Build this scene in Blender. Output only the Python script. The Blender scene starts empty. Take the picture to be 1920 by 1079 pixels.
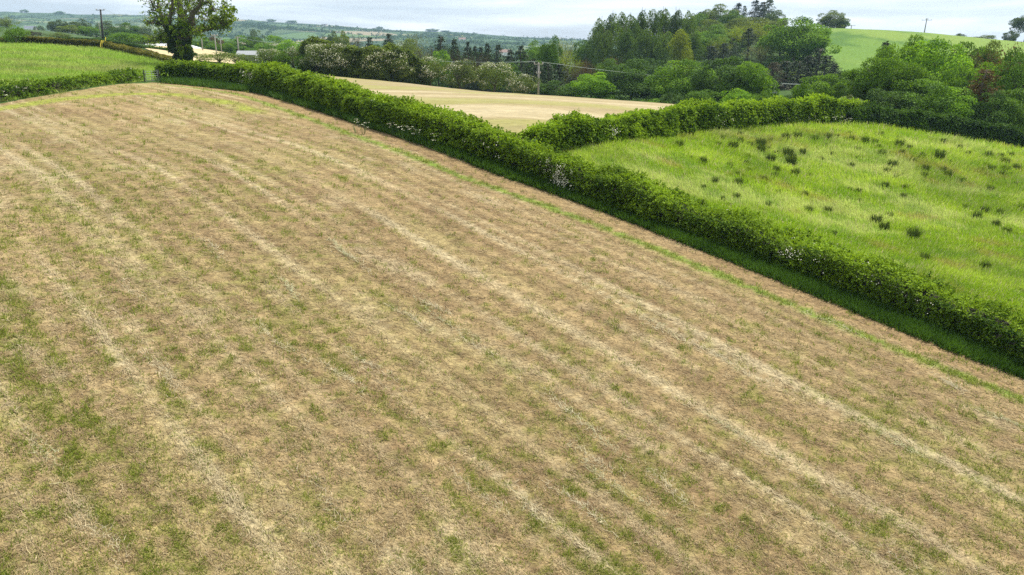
import bpy, math
import numpy as np

rng = np.random.default_rng(11)
SC = bpy.context.scene
COL = SC.collection

# ------------------------------------------------------------------ camera model
F, CX, CY, HOR, CAMZ = 1423.0, 960.0, 539.5, 85.0, 13.0
PITCH = math.atan((CY - HOR) / F)
CP, SP = math.cos(PITCH), math.sin(PITCH)

def ray(px, py):
    """pixel of the photograph -> sideways and upward travel per metre forward"""
    px = np.asarray(px, float); py = np.asarray(py, float)
    u = CY - py
    fwd = F * CP + u * SP
    return (px - CX) / fwd, (u * CP - F * SP) / fwd

def proj(x, y, z):
    dz = z - CAMZ
    d = y * CP - dz * SP
    return CX + F * x / d, CY - F * (y * SP + dz * CP) / d

cam = bpy.data.cameras.new('camera'); camo = bpy.data.objects.new('camera', cam); COL.objects.link(camo)
cam.sensor_width = 36.0; cam.sensor_fit = 'HORIZONTAL'; cam.lens = 36.0 * F / 1920.0
cam.clip_start = 0.3; cam.clip_end = 20000
camo.location = (0, 0, CAMZ); camo.rotation_euler = (math.pi / 2 - PITCH, 0, 0)
SC.camera = camo

# ------------------------------------------------------------------ noise
def _hash(ix, iy, seed):
    h = (ix.astype(np.int64) * 374761393 + iy.astype(np.int64) * 668265263 + seed * 144269504) & 0xffffffff
    h = ((h ^ (h >> 13)) * 1274126177) & 0xffffffff
    h = h ^ (h >> 16)
    return (h & 0xffffff) / float(0xffffff)

def vnoise(x, y, seed=0):
    x = np.asarray(x, float); y = np.asarray(y, float)
    ix = np.floor(x); iy = np.floor(y)
    fx = x - ix; fy = y - iy
    fx = fx * fx * (3 - 2 * fx); fy = fy * fy * (3 - 2 * fy)
    a = _hash(ix, iy, seed); b = _hash(ix + 1, iy, seed); c = _hash(ix, iy + 1, seed); d = _hash(ix + 1, iy + 1, seed)
    return (a * (1 - fx) + b * fx) * (1 - fy) + (c * (1 - fx) + d * fx) * fy

def fbm(x, y, octv=4, seed=0, gain=0.5):
    s = 0; a = 1.0; t = 0
    for k in range(octv):
        s = s + a * vnoise(x * 2 ** k, y * 2 ** k, seed + 17 * k); t += a; a *= gain
    return s / t

def sstep(a, b, x):
    t = np.clip((np.asarray(x, float) - a) / (b - a), 0, 1)
    return t * t * (3 - 2 * t)

# ------------------------------------------------------------------ terrain
SLOPE = 0.19
UX, UY = -0.67, 0.742
ctrl = []
def cpx(px, py, D):
    a, b = ray(px, py); ctrl.append((a * D, D, CAMZ + b * D))
def cz(px, D, z):
    a, b = ray(px, 100); ctrl.append((a * D, D, z))
for px, py in [(960, 1079), (0, 1079), (1920, 1079), (0, 700), (500, 700), (960, 700), (1461, 800), (1920, 740), (1461, 524),
               (1260, 448), (960, 450), (500, 450), (1080, 375), (900, 316), (400, 330)]:
    a, b = ray(px, py)
    D = CAMZ / (SLOPE * (UX * a + UY) - b)
    cpx(px, py, float(D))
for q in [(0, 195, 57), (125, 171, 66), (225, 157, 74), (285, 157, 78), (340, 160, 76), (420, 167, 74), (490, 178, 69), (600, 210, 59),
          (700, 240, 52), (0, 300, 38), (1100, 288, 46.5), (1300, 255, 60), (1620, 236, 76), (1700, 246, 80), (1800, 260, 80),
          (1920, 281, 79), (1900, 560, 34), (1500, 400, 45), (1700, 350, 57),
          (0, 84, 125), (67, 85, 125), (140, 90, 125), (188, 92, 125), (250, 105, 115), (325, 123, 100), (120, 77, 170), (185, 78, 170),
          (260, 92, 160), (330, 99, 150), (410, 97, 220), (300, 95, 230), (410, 118, 150), (20, 70, 250), (90, 69, 250), (95, 59, 320),
          (650, 149, 105), (775, 158, 115), (850, 168, 120), (950, 180, 125), (1010, 187, 128), (1100, 197, 122), (1175, 203, 115),
          (960, 246, 49.5), (1570, 129, 190), (1540, 54, 300), (1640, 58, 300), (1728, 63, 300), (1800, 75, 300), (1900, 80, 290),
          (1400, 68, 290)]:
    cpx(*q)
for q in [(1700, 110, 3), (1900, 120, 2), (1600, 430, 8), (1800, 430, 5), (1900, 200, 6), (1300, 160, 3), (1500, 150, 4.5),
          (1350, 230, 10), (1250, 260, 7), (1100, 220, 2), (1000, 200, 2), (800, 220, 3), (600, 220, 5), (700, 350, 0), (1000, 400, -2),
          (500, 300, 6), (400, 350, 7), (200, 420, 8), (0, 450, 9), (500, 620, -4), (1000, 620, -4), (1500, 620, -2), (-400, 500, 8), (2300, 500, 4)]:
    cz(*q)
ctrl += [(-80, 0, 9), (-75, 40, 10.5), (60, 8, -6), (90, 60, -1), (0, -40, -5.5), (-60, -40, 3), (60, -40, -11), (-150, 0, 11), (150, 0, -8),
         (-160, 150, 14), (170, 150, 3), (0, -150, -8), (300, 100, 0), (-300, 200, 14), (-100, 90, 12.5), (30, 20, -1.5)]
CT = np.array(ctrl, float)
def _U(d2):
    return np.where(d2 > 1e-9, d2 * np.log(d2 + 1e-12), 0.0)
def _fit():
    n = len(CT)
    X = CT[:, :2] / 100.0
    d2 = ((X[:, None] - X[None]) ** 2).sum(-1)
    K = _U(d2) + np.eye(n) * 2e-4
    Pm = np.c_[np.ones(n), X]
    A = np.zeros((n + 3, n + 3)); A[:n, :n] = K; A[:n, n:] = Pm; A[n:, :n] = Pm.T
    return np.linalg.solve(A, np.r_[CT[:, 2], 0, 0, 0])
TW = _fit()
def _tps(x, y):
    x = np.asarray(x, float).ravel() / 100; y = np.asarray(y, float).ravel() / 100
    out = TW[-3] + TW[-2] * x + TW[-1] * y
    X = CT[:, :2] / 100
    for i in range(len(X)):
        out = out + TW[i] * _U((x - X[i, 0]) ** 2 + (y - X[i, 1]) ** 2)
    return out
RX = np.array([-900, -300, 0, 60, 100, 200, 270, 340, 420, 480, 560, 640, 700, 780, 860, 940, 1000, 1060, 1120, 1300, 2900])
RY = np.array([40, 26, 22, 22, 24, 27, 27, 30, 35, 38, 43, 49, 54, 58, 60, 67, 71, 74, 76, 92, 96])
def _far(x, y):
    r = np.hypot(x, y) + 1e-6
    az = np.arctan2(x, y)
    ca = np.maximum(np.cos(az), 0.45)
    D = r * ca
    px = CX + np.clip(np.tan(np.clip(az, -1.3, 1.3)), -3, 3) * F / CP
    R = 2200.0
    _, b = ray(px, np.interp(px, RX, RY))
    zr = CAMZ + b * R
    t = np.clip((D - 450) / (R - 450), 0, 1)
    z = -6 + (zr + 6) * (0.35 * t + 0.65 * t ** 1.6)
    z = z + np.sin(np.pi * np.clip(t, 0, 1)) * (fbm(x / 420, y / 420, 3, 5) - 0.62) * 46
    back = np.clip((D - R) / 700, 0, 1)
    return z - back * 70
def Z(x, y):
    shp = np.shape(x)
    x = np.asarray(x, float).ravel(); y = np.asarray(y, float).ravel()
    r = np.hypot(x, y)
    near = r < 640
    z = np.zeros_like(x)
    zf = _far(x, y)
    if near.any():
        zn = _tps(x[near], y[near])
        zn = zn + (fbm(x[near] / 7, y[near] / 7, 2, 3) - 0.5) * 0.22
        w = sstep(430, 630, r[near])
        z[near] = np.clip(zn, -25, 45) * (1 - w) + zf[near] * w
    z[~near] = zf[~near]
    return z.reshape(shp)
_gx = np.arange(-150, 151, 1.0); _gy = np.arange(-40, 191, 1.0)
_GX, _GY = np.meshgrid(_gx, _gy)
ZG = Z(_GX, _GY)
def zq(x, y):
    x = np.asarray(x, float); y = np.asarray(y, float)
    i = np.clip((x + 150), 0, 299.999); j = np.clip((y + 40), 0, 229.999)
    ii = i.astype(int); jj = j.astype(int); fi = i - ii; fj = j - jj
    z = (ZG[jj, ii] * (1 - fi) + ZG[jj, ii + 1] * fi) * (1 - fj) + (ZG[jj + 1, ii] * (1 - fi) + ZG[jj + 1, ii + 1] * fi) * fj
    return z
def zany(x, y):
    x = np.asarray(x, float); y = np.asarray(y, float)
    inside = (np.abs(x) < 149) & (y > -39) & (y < 189)
    return np.where(inside, zq(x, y), Z(x, y)) if not np.all(inside) else zq(x, y)

def hit(px, py, d0=8.0, d1=188.0, n=150, fn=None):
    """where the line of sight through a pixel first meets the ground (nan when it misses)"""
    fn = fn or zq
    a, b = ray(px, py)
    a = np.atleast_1d(a); b = np.atleast_1d(b)
    ds = np.geomspace(d0, d1, n)
    lo = np.full(a.shape, np.nan); hi = np.full(a.shape, np.nan); prev = np.full(a.shape, d0)
    done = np.zeros(a.shape, bool)
    for d in ds:
        below = (CAMZ + b * d) < fn(a * d, np.full(a.shape, d))
        new = below & ~done
        lo[new] = prev[new]; hi[new] = d; done |= new
        prev[:] = d
    for _ in range(14):
        mid = (lo + hi) / 2
        m = np.where(np.isnan(mid), 10, mid)
        below = (CAMZ + b * m) < fn(a * m, m)
        hi = np.where(below, mid, hi); lo = np.where(below, lo, mid)
    D = (lo + hi) / 2
    return a * D, D
def hits(pts, **k):
    p = np.array(pts, float); x, y = hit(p[:, 0], p[:, 1], **k)
    return np.c_[x, y]
def at(px, D):
    a, _ = ray(px, 100); x = float(a * D)
    return x, D, float(zany(np.array([x]), np.array([float(D)]))[0])
def ztop(py, px, D):
    return CAMZ + float(ray(px, py)[1]) * D

# ------------------------------------------------------------------ mesh helpers
class MB:
    """collects quads, then links them as ONE mesh object"""
    def __init__(s): s.v = []; s.f = []; s.t = []; s.c = []; s.n = 0
    def quads(s, V, n, tint=None, col=None):
        """V: (4n,3) vertices, four per quad"""
        V = np.asarray(V, float).reshape(-1, 3)
        s.v.append(V); s.f.append(np.arange(len(V)).reshape(-1, 4) + s.n); s.n += len(V)
        m = len(V) // 4
        s.t.append(np.full(m, .5) if tint is None else np.broadcast_to(np.asarray(tint, float), (m,)))
        s.c.append(np.tile([.5, .5, .5, 1.], (m, 1)) if col is None else np.c_[col, np.ones(m)])
    def grid(s, V, Fc, tint=.5):
        V = np.asarray(V, float); Fc = np.asarray(Fc, int)
        s.v.append(V); s.f.append(Fc + s.n); s.n += len(V)
        s.t.append(np.full(len(Fc), tint)); s.c.append(np.tile([.5, .5, .5, 1.], (len(Fc), 1)))
    def tube(s, P, R, k=7, tint=.5):
        P = np.asarray(P, float); R = np.broadcast_to(np.asarray(R, float), (len(P),))
        T = np.gradient(P, axis=0); T /= np.linalg.norm(T, axis=1)[:, None] + 1e-9
        ref = np.array([0, 0, 1.0]) if abs(T[:, 2]).mean() < .8 else np.array([1.0, 0, 0])
        A = np.cross(T, ref); A /= np.linalg.norm(A, axis=1)[:, None] + 1e-9
        B = np.cross(T, A)
        th = np.arange(k) / k * 2 * np.pi
        V = P[:, None] + R[:, None, None] * (np.cos(th)[None, :, None] * A[:, None] + np.sin(th)[None, :, None] * B[:, None])
        V = V.reshape(-1, 3); n = len(P); Fc = []
        for i in range(n - 1):
            for j in range(k):
                Fc.append((i * k + j, i * k + (j + 1) % k, (i + 1) * k + (j + 1) % k, (i + 1) * k + j))
        c0 = len(V); V = np.r_[V, P[:1], P[-1:]]
        for j in range(0, k, 1):
            Fc.append((c0, (j + 1) % k, j, c0)); Fc.append((c0 + 1, (n - 1) * k + j, (n - 1) * k + (j + 1) % k, c0 + 1))
        s.grid(V, Fc, tint)
    def box(s, c, h, rot=0.0, tint=.5):
        c = np.array(c, float); ca, sa = math.cos(rot), math.sin(rot)
        V = []
        for dx, dy, dz in [(-1, -1, -1), (1, -1, -1), (1, 1, -1), (-1, 1, -1), (-1, -1, 1), (1, -1, 1), (1, 1, 1), (-1, 1, 1)]:
            x, y, z = dx * h[0], dy * h[1], dz * h[2]
            V.append(c + [x * ca - y * sa, x * sa + y * ca, z])
        s.grid(V, [(3, 2, 1, 0), (4, 5, 6, 7), (0, 1, 5, 4), (1, 2, 6, 5), (2, 3, 7, 6), (3, 0, 4, 7)], tint)
    def mesh(s, name, smooth=False, col=False):
        V = np.concatenate(s.v); Fc = np.concatenate(s.f)
        return make_mesh(name, V, Fc, smooth, np.concatenate(s.t), np.concatenate(s.c) if col else None)

def make_mesh(name, V, Fc, smooth=False, tint=None, col=None):
    m = bpy.data.meshes.new(name)
    tri = Fc[:, 0] == Fc[:, 3] if Fc.shape[1] == 4 else np.ones(len(Fc), bool)
    nv = np.where(tri, 3, 4)
    if tri.any() and not tri.all():
        loops = np.concatenate([f[:3] if t else f for f, t in zip(Fc, tri)])
    else:
        loops = (Fc[:, :3] if tri.all() else Fc).ravel()
    m.vertices.add(len(V)); m.vertices.foreach_set('co', np.ascontiguousarray(V, np.float32).ravel())
    m.loops.add(len(loops)); m.loops.foreach_set('vertex_index', loops.astype(np.int32))
    m.polygons.add(len(Fc))
    st = np.r_[0, np.cumsum(nv)[:-1]].astype(np.int32)
    m.polygons.foreach_set('loop_start', st)
    m.polygons.foreach_set('use_smooth', np.full(len(Fc), smooth, bool))
    if tint is not None:
        a = m.attributes.new('tint', 'FLOAT', 'FACE'); a.data.foreach_set('value', np.asarray(tint, np.float32))
    if col is not None:
        a = m.attributes.new('col', 'FLOAT_COLOR', 'FACE'); a.data.foreach_set('color', np.ascontiguousarray(col, np.float32).ravel())
    m.update(calc_edges=True)
    return m

def link(name, mesh, mat=None, parent=None):
    o = bpy.data.objects.new(name, mesh); COL.objects.link(o)
    if mat is not None:
        if len(mesh.materials) == 0: mesh.materials.append(mat)
        elif mesh.materials[0] != mat:
            o.material_slots[0].link = 'OBJECT'; o.material_slots[0].material = mat
    if parent is not None: o.parent = parent
    return o
def tag(o, label=None, cat=None, group=None, kind=None):
    for k, v in (('label', label), ('category', cat), ('group', group), ('kind', kind)):
        if v: o[k] = v
    return o
def empty(name, loc, label, cat, group=None, rz=0.0, scale=(1, 1, 1)):
    o = bpy.data.objects.new(name, None); COL.objects.link(o)
    o.location = loc; o.rotation_euler = (0, 0, rz); o.scale = scale; o.empty_display_size = .3
    return tag(o, label, cat, group)

# ------------------------------------------------------------------ materials
def newmat(name):
    m = bpy.data.materials.new(name); m.use_nodes = True
    nt = m.node_tree; nt.nodes.clear()
    return m, nt, nt.nodes.new('ShaderNodeOutputMaterial')
def N(nt, typ, **k):
    n = nt.nodes.new(typ)
    for a, v in k.items():
        if a == 'inp':
            for i, x in v.items(): n.inputs[i].default_value = x
        else: setattr(n, a, v)
    return n
def ramp(nt, fac, stops):
    r = nt.nodes.new('ShaderNodeValToRGB'); e = r.color_ramp.elements
    while len(e) < len(stops): e.new(.5)
    for i, (p, c) in enumerate(stops):
        e[i].position = p; e[i].color = (*c, 1)
    nt.links.new(fac, r.inputs[0]); return r.outputs[0]
def mixc(nt, fac, a, b, blend='MIX'):
    m = nt.nodes.new('ShaderNodeMix'); m.data_type = 'RGBA'; m.blend_type = blend; m.clamp_factor = True
    for sock, v in ((m.inputs[0], fac), (m.inputs[6], a), (m.inputs[7], b)):
        if isinstance(v, (int, float)): sock.default_value = v
        elif isinstance(v, tuple): sock.default_value = (*v, 1)
        else: nt.links.new(v, sock)
    return m.outputs[2]
def leafmat(name, stops, trans=.28, rough=.7, spec=.12, var=.22):
    m, nt, out = newmat(name)
    at_ = N(nt, 'ShaderNodeAttribute', attribute_name='tint')
    c = ramp(nt, at_.outputs['Fac'], stops)
    oi = N(nt, 'ShaderNodeObjectInfo')
    hsv = N(nt, 'ShaderNodeHueSaturation')
    mr = N(nt, 'ShaderNodeMapRange', inp={3: 1 - var, 4: 1 + var}); nt.links.new(oi.outputs['Random'], mr.inputs[0])
    nt.links.new(mr.outputs[0], hsv.inputs['Value']); nt.links.new(c, hsv.inputs['Color'])
    p = N(nt, 'ShaderNodeBsdfPrincipled'); p.inputs['Roughness'].default_value = rough
    p.inputs['Specular IOR Level'].default_value = spec
    nt.links.new(hsv.outputs[0], p.inputs['Base Color'])
    tr = N(nt, 'ShaderNodeBsdfTranslucent')
    tc = mixc(nt, 1.0, hsv.outputs[0], (1.25, 1.2, .55), 'MULTIPLY')
    nt.links.new(tc, tr.inputs[0])
    ms = N(nt, 'ShaderNodeMixShader', inp={0: trans})
    nt.links.new(p.outputs[0], ms.inputs[1]); nt.links.new(tr.outputs[0], ms.inputs[2]); nt.links.new(ms.outputs[0], out.inputs[0])
    return m
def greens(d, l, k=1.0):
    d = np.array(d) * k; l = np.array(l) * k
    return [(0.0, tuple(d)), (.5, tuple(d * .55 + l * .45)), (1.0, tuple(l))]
LM = {
    'hedge': leafmat('hedge_leaf', greens((.028, .078, .006), (.285, .430, .024)), .33),
    'hedge_trim': leafmat('trimmed_hedge_leaf', greens((.035, .066, .012), (.17, .22, .035)), .3),
    'hedge_red': leafmat('reddish_hedge_leaf', greens((.055, .078, .012), (.30, .275, .06)), .3),
    'hedge_tall': leafmat('hawthorn_hedge_leaf', greens((.030, .056, .010), (.20, .265, .045)), .3),
    'mid': leafmat('mid_green_leaf', greens((.024, .068, .008), (.195, .345, .022))),
    'bright': leafmat('bright_green_leaf', greens((.045, .120, .008), (.250, .430, .026)), .42),
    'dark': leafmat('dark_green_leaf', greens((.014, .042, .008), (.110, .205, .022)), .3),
    'olive': leafmat('olive_leaf', greens((.050, .085, .012), (.230, .300, .045))),
    'yellow': leafmat('yellow_green_leaf', greens((.090, .125, .010), (.300, .370, .035)), .4),
    'pale': leafmat('pale_leaf', greens((.10, .12, .04), (.27, .29, .11)), .35),
    'blue': leafmat('grey_green_leaf', greens((.036, .068, .026), (.140, .195, .075)), .3),
    'conif': leafmat('needle', greens((.012, .028, .012), (.055, .080, .030)), .15, .6, .2),
    'brown': leafmat('purplish_twig', greens((.040, .034, .022), (.110, .095, .050)), .2),
    'copper': leafmat('copper_leaf', greens((.060, .040, .016), (.180, .125, .050)), .25),
    'rust': leafmat('dead_needle', greens((.060, .042, .014), (.230, .150, .055)), .2),
    'ivy': leafmat('ivy_leaf', greens((.016, .042, .010), (.090, .150, .030)), .22, .5, .25),
    'oak': leafmat('spring_oak_leaf', greens((.050, .105, .008), (.270, .370, .028)), .42),
    'poplar': leafmat('poplar_leaf', greens((.026, .072, .010), (.185, .275, .042)), .30),
    'rush': leafmat('rush_stem', greens((.030, .060, .012), (.120, .165, .035)), .2),
}
def plain(name, c, rough=.7, noise=.0, scale=4.0, spec=.3, bump=0.0):
    m, nt, out = newmat(name)
    p = N(nt, 'ShaderNodeBsdfPrincipled'); p.inputs['Roughness'].default_value = rough; p.inputs['Specular IOR Level'].default_value = spec
    if noise:
        tc = N(nt, 'ShaderNodeTexCoord')
        n = N(nt, 'ShaderNodeTexNoise', inp={'Scale': scale, 'Detail': 6.0, 'Roughness': .65}); nt.links.new(tc.outputs['Object'], n.inputs['Vector'])
        c0 = tuple(x * (1 - noise) for x in c); c1 = tuple(min(1, x * (1 + noise)) for x in c)
        nt.links.new(ramp(nt, n.outputs[0], [(.3, c0), (.7, c1)]), p.inputs['Base Color'])
        if bump:
            b = N(nt, 'ShaderNodeBump', inp={'Strength': bump}); nt.links.new(n.outputs[0], b.inputs['Height']); nt.links.new(b.outputs[0], p.inputs['Normal'])
    else:
        p.inputs['Base Color'].default_value = (*c, 1)
    nt.links.new(p.outputs[0], out.inputs[0]); return m
BARK = plain('bark', (.10, .085, .062), .9, .4, 6, .2, .5)
PALEBARK = plain('pale_bark', (.28, .26, .21), .9, .35, 6, .2, .4)
TWIG = plain('dark_twig_wood', (.030, .030, .018), .95, .5, 3, .1)
BLOSSOM = plain('white_blossom', (.62, .60, .46), .8, .1, 20)
POLEM = plain('weathered_pole_wood', (.30, .28, .25), .85, .25, 2)
POLED = plain('dark_pole_wood', (.055, .05, .045), .9, .3, 2)
METAL = plain('galvanised_steel', (.26, .27, .28), .45, .12, 3, .5)
CERAM = plain('insulator_ceramic', (.55, .5, .46), .35)
WIREM = plain('wire_metal', (.36, .42, .38), .5)
YELLOW = plain('yellow_plastic', (.72, .56, .05), .5)
WHITEW = plain('white_render_wall', (.78, .77, .73), .8, .06, 1.5)
WHITER = plain('white_sheet_roof', (.74, .75, .76), .5, .08, .8)
SLATE = plain('slate_roof', (.16, .16, .18), .7, .2, 1.2)
TERRA = plain('faded_red_roof', (.22, .14, .11), .8, .2, 1.2)
GLASSD = plain('dark_window_glass', (.03, .035, .04), .12, spec=.6)

def colmat(name, rough=.85, trans=.2):
    m, nt, out = newmat(name)
    a = N(nt, 'ShaderNodeAttribute', attribute_name='col')
    p = N(nt, 'ShaderNodeBsdfPrincipled'); p.inputs['Roughness'].default_value = rough; p.inputs['Specular IOR Level'].default_value = .15
    nt.links.new(a.outputs['Color'], p.inputs['Base Color'])
    t = N(nt, 'ShaderNodeBsdfTranslucent'); nt.links.new(a.outputs['Color'], t.inputs[0])
    ms = N(nt, 'ShaderNodeMixShader', inp={0: trans})
    nt.links.new(p.outputs[0], ms.inputs[1]); nt.links.new(t.outputs[0], ms.inputs[2]); nt.links.new(ms.outputs[0], out.inputs[0])
    return m
BLADE = colmat('grass_blade', .6, .4)
STRAWM = colmat('dry_straw', .8, .2)

def sheetmat(name, fine=(.55, 1.45), s1=3.2, s2=14.0, stretch=None, bump=.4, flecks=None):
    """ground sheet: colour of the sward from the mesh, broken up by procedural noise at three scales"""
    m, nt, out = newmat(name)
    a = N(nt, 'ShaderNodeAttribute', attribute_name='col')
    g = N(nt, 'ShaderNodeNewGeometry')
    vec = g.outputs['Position']
    if stretch:
        mp = N(nt, 'ShaderNodeMapping', vector_type='POINT'); mp.inputs['Rotation'].default_value = (0, 0, stretch[0]); mp.inputs['Scale'].default_value = (stretch[1], 1, 1)
        nt.links.new(vec, mp.inputs[0]); vec = mp.outputs[0]
    n1 = N(nt, 'ShaderNodeTexNoise', inp={'Scale': s1, 'Detail': 5.0, 'Roughness': .7}); nt.links.new(vec, n1.inputs['Vector'])
    n2 = N(nt, 'ShaderNodeTexNoise', inp={'Scale': s2, 'Detail': 3.0, 'Roughness': .75}); nt.links.new(vec, n2.inputs['Vector'])
    add = N(nt, 'ShaderNodeMath', operation='ADD'); nt.links.new(n1.outputs[0], add.inputs[0]); nt.links.new(n2.outputs[0], add.inputs[1])
    mr = N(nt, 'ShaderNodeMapRange', inp={1: .7, 2: 1.3, 3: fine[0], 4: fine[1]}); nt.links.new(add.outputs[0], mr.inputs[0])
    cc = N(nt, 'ShaderNodeCombineColor')
    for i in range(3): nt.links.new(mr.outputs[0], cc.inputs[i])
    c = mixc(nt, 1.0, a.outputs['Color'], cc.outputs[0], 'MULTIPLY')
    if flecks:
        n3 = N(nt, 'ShaderNodeTexNoise', inp={'Scale': flecks[0], 'Detail': 2.0, 'Roughness': .6}); nt.links.new(vec, n3.inputs['Vector'])
        fr = N(nt, 'ShaderNodeMapRange', inp={1: .58, 2: .72, 3: 0, 4: flecks[2]}); nt.links.new(n3.outputs[0], fr.inputs[0])
        c = mixc(nt, fr.outputs[0], c, flecks[1])
    p = N(nt, 'ShaderNodeBsdfPrincipled'); p.inputs['Roughness'].default_value = .95; p.inputs['Specular IOR Level'].default_value = .1
    nt.links.new(c, p.inputs['Base Color'])
    b = N(nt, 'ShaderNodeBump', inp={'Strength': bump, 'Distance': .12}); nt.links.new(add.outputs[0], b.inputs['Height']); nt.links.new(b.outputs[0], p.inputs['Normal'])
    nt.links.new(p.outputs[0], out.inputs[0]); return m

# ------------------------------------------------------------------ lines on the ground, read from the photograph
def resample(P, step):
    P = np.asarray(P, float)
    d = np.r_[0, np.cumsum(np.linalg.norm(np.diff(P, axis=0), axis=1))]
    n = max(2, int(d[-1] / step) + 1); s = np.linspace(0, d[-1], n)
    return np.c_[np.interp(s, d, P[:, 0]), np.interp(s, d, P[:, 1])]
def smooth(P, it=6):
    P = P.copy()
    for _ in range(it): P[1:-1] = (P[:-2] + 2 * P[1:-1] + P[2:]) / 4
    return P
def normal2(P):
    T = np.gradient(P, axis=0); T /= np.linalg.norm(T, axis=1)[:, None] + 1e-9
    return np.c_[T[:, 1], -T[:, 0]], T
def extend(P, m):
    d = P[0] - P[3]; d /= np.linalg.norm(d)
    return np.r_[[P[0] + d * m], P]

VE = extend(smooth(resample(hits([(1920, 711), (1778, 658), (1619, 591), (1461, 527), (1320, 473), (1260, 448), (1080, 378), (900, 316), (772, 268),
                                  (690, 240), (600, 210), (490, 177), (400, 166), (340, 160), (308, 157)]), 1.0)), 22)
HB = extend(smooth(resample(hits([(1920, 681), (1813, 634), (1672, 577), (1531, 525), (1320, 450), (1181, 400), (1040, 347), (900, 297), (775, 257),
                                  (700, 233), (600, 201), (540, 183), (440, 161), (380, 155), (327, 151), (302, 150)]), 1.0)), 22)
u0 = HB[60] - HB[4]; u0 /= np.linalg.norm(u0)
n0 = np.array([u0[1], -u0[0]])
def st(x, y):
    dx = np.asarray(x) - VE[1, 0]; dy = np.asarray(y) - VE[1, 1]
    return -(dx * n0[0] + dy * n0[1]), dx * u0[0] + dy * u0[1]

def poly_sd(P, x, y):
    """signed distance to a polygon (negative inside) and the nearest boundary point"""
    x = np.asarray(x, float); y = np.asarray(y, float)
    best = np.full(x.shape, 1e18); bx = np.zeros_like(x); by = np.zeros_like(x); ins = np.zeros(x.shape, bool)
    Q = np.roll(P, -1, 0)
    for (ax, ay), (cx, cy) in zip(P, Q):
        ex, ey = cx - ax, cy - ay
        t = np.clip(((x - ax) * ex + (y - ay) * ey) / (ex * ex + ey * ey + 1e-12), 0, 1)
        qx, qy = ax + t * ex, ay + t * ey
        d = (x - qx) ** 2 + (y - qy) ** 2
        m = d < best; best = np.where(m, d, best); bx = np.where(m, qx, bx); by = np.where(m, qy, by)
        cond = (ay > y) != (cy > y)
        if abs(ey) > 1e-12:
            ins ^= cond & (x < ax + (y - ay) / ey * ex)
    return np.sqrt(best) * np.where(ins, -1, 1), bx, by
def inside(P, x, y):
    ins = np.zeros(np.shape(x), bool); Q = np.roll(P, -1, 0)
    for (ax, ay), (cx, cy) in zip(P, Q):
        if abs(cy - ay) > 1e-12: ins ^= ((ay > y) != (cy > y)) & (x < ax + (y - ay) / (cy - ay) * (cx - ax))
    return ins

def sheet(name, P, step, lift, colfn, mat, zf=None):
    zf = zf or zany
    lo = P.min(0) - step; hi = P.max(0) + step
    xs = np.arange(lo[0], hi[0] + step, step); ys = np.arange(lo[1], hi[1] + step, step)
    X, Y = np.meshgrid(xs, ys)
    sd, bx, by = poly_sd(P, X.ravel(), Y.ravel())
    nx, ny = len(xs), len(ys)
    i, j = np.meshgrid(np.arange(nx - 1), np.arange(ny - 1))
    a = (j * nx + i).ravel(); Fc = np.c_[a, a + 1, a + nx + 1, a + nx]
    keep = (sd[Fc] < 0).sum(1) >= 2
    Fc = Fc[keep]
    x = X.ravel().copy(); y = Y.ravel().copy()
    sn = (sd > 0) | ((sd > -.3 * step))
    x[sn] = bx[sn]; y[sn] = by[sn]
    used = np.unique(Fc); mp = np.full(nx * ny, -1); mp[used] = np.arange(len(used)); Fc = mp[Fc]
    x = x[used]; y = y[used]
    V = np.c_[x, y, zf(x, y) + lift]
    m = make_mesh(name, V, Fc, True)
    c = np.clip(colfn(x, y), 0, 1)
    at_ = m.attributes.new('col', 'FLOAT_COLOR', 'POINT')
    at_.data.foreach_set('color', np.c_[c, np.ones(len(c))].astype(np.float32).ravel())
    o = link(name, m, mat); o['kind'] = 'structure'
    return o

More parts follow.
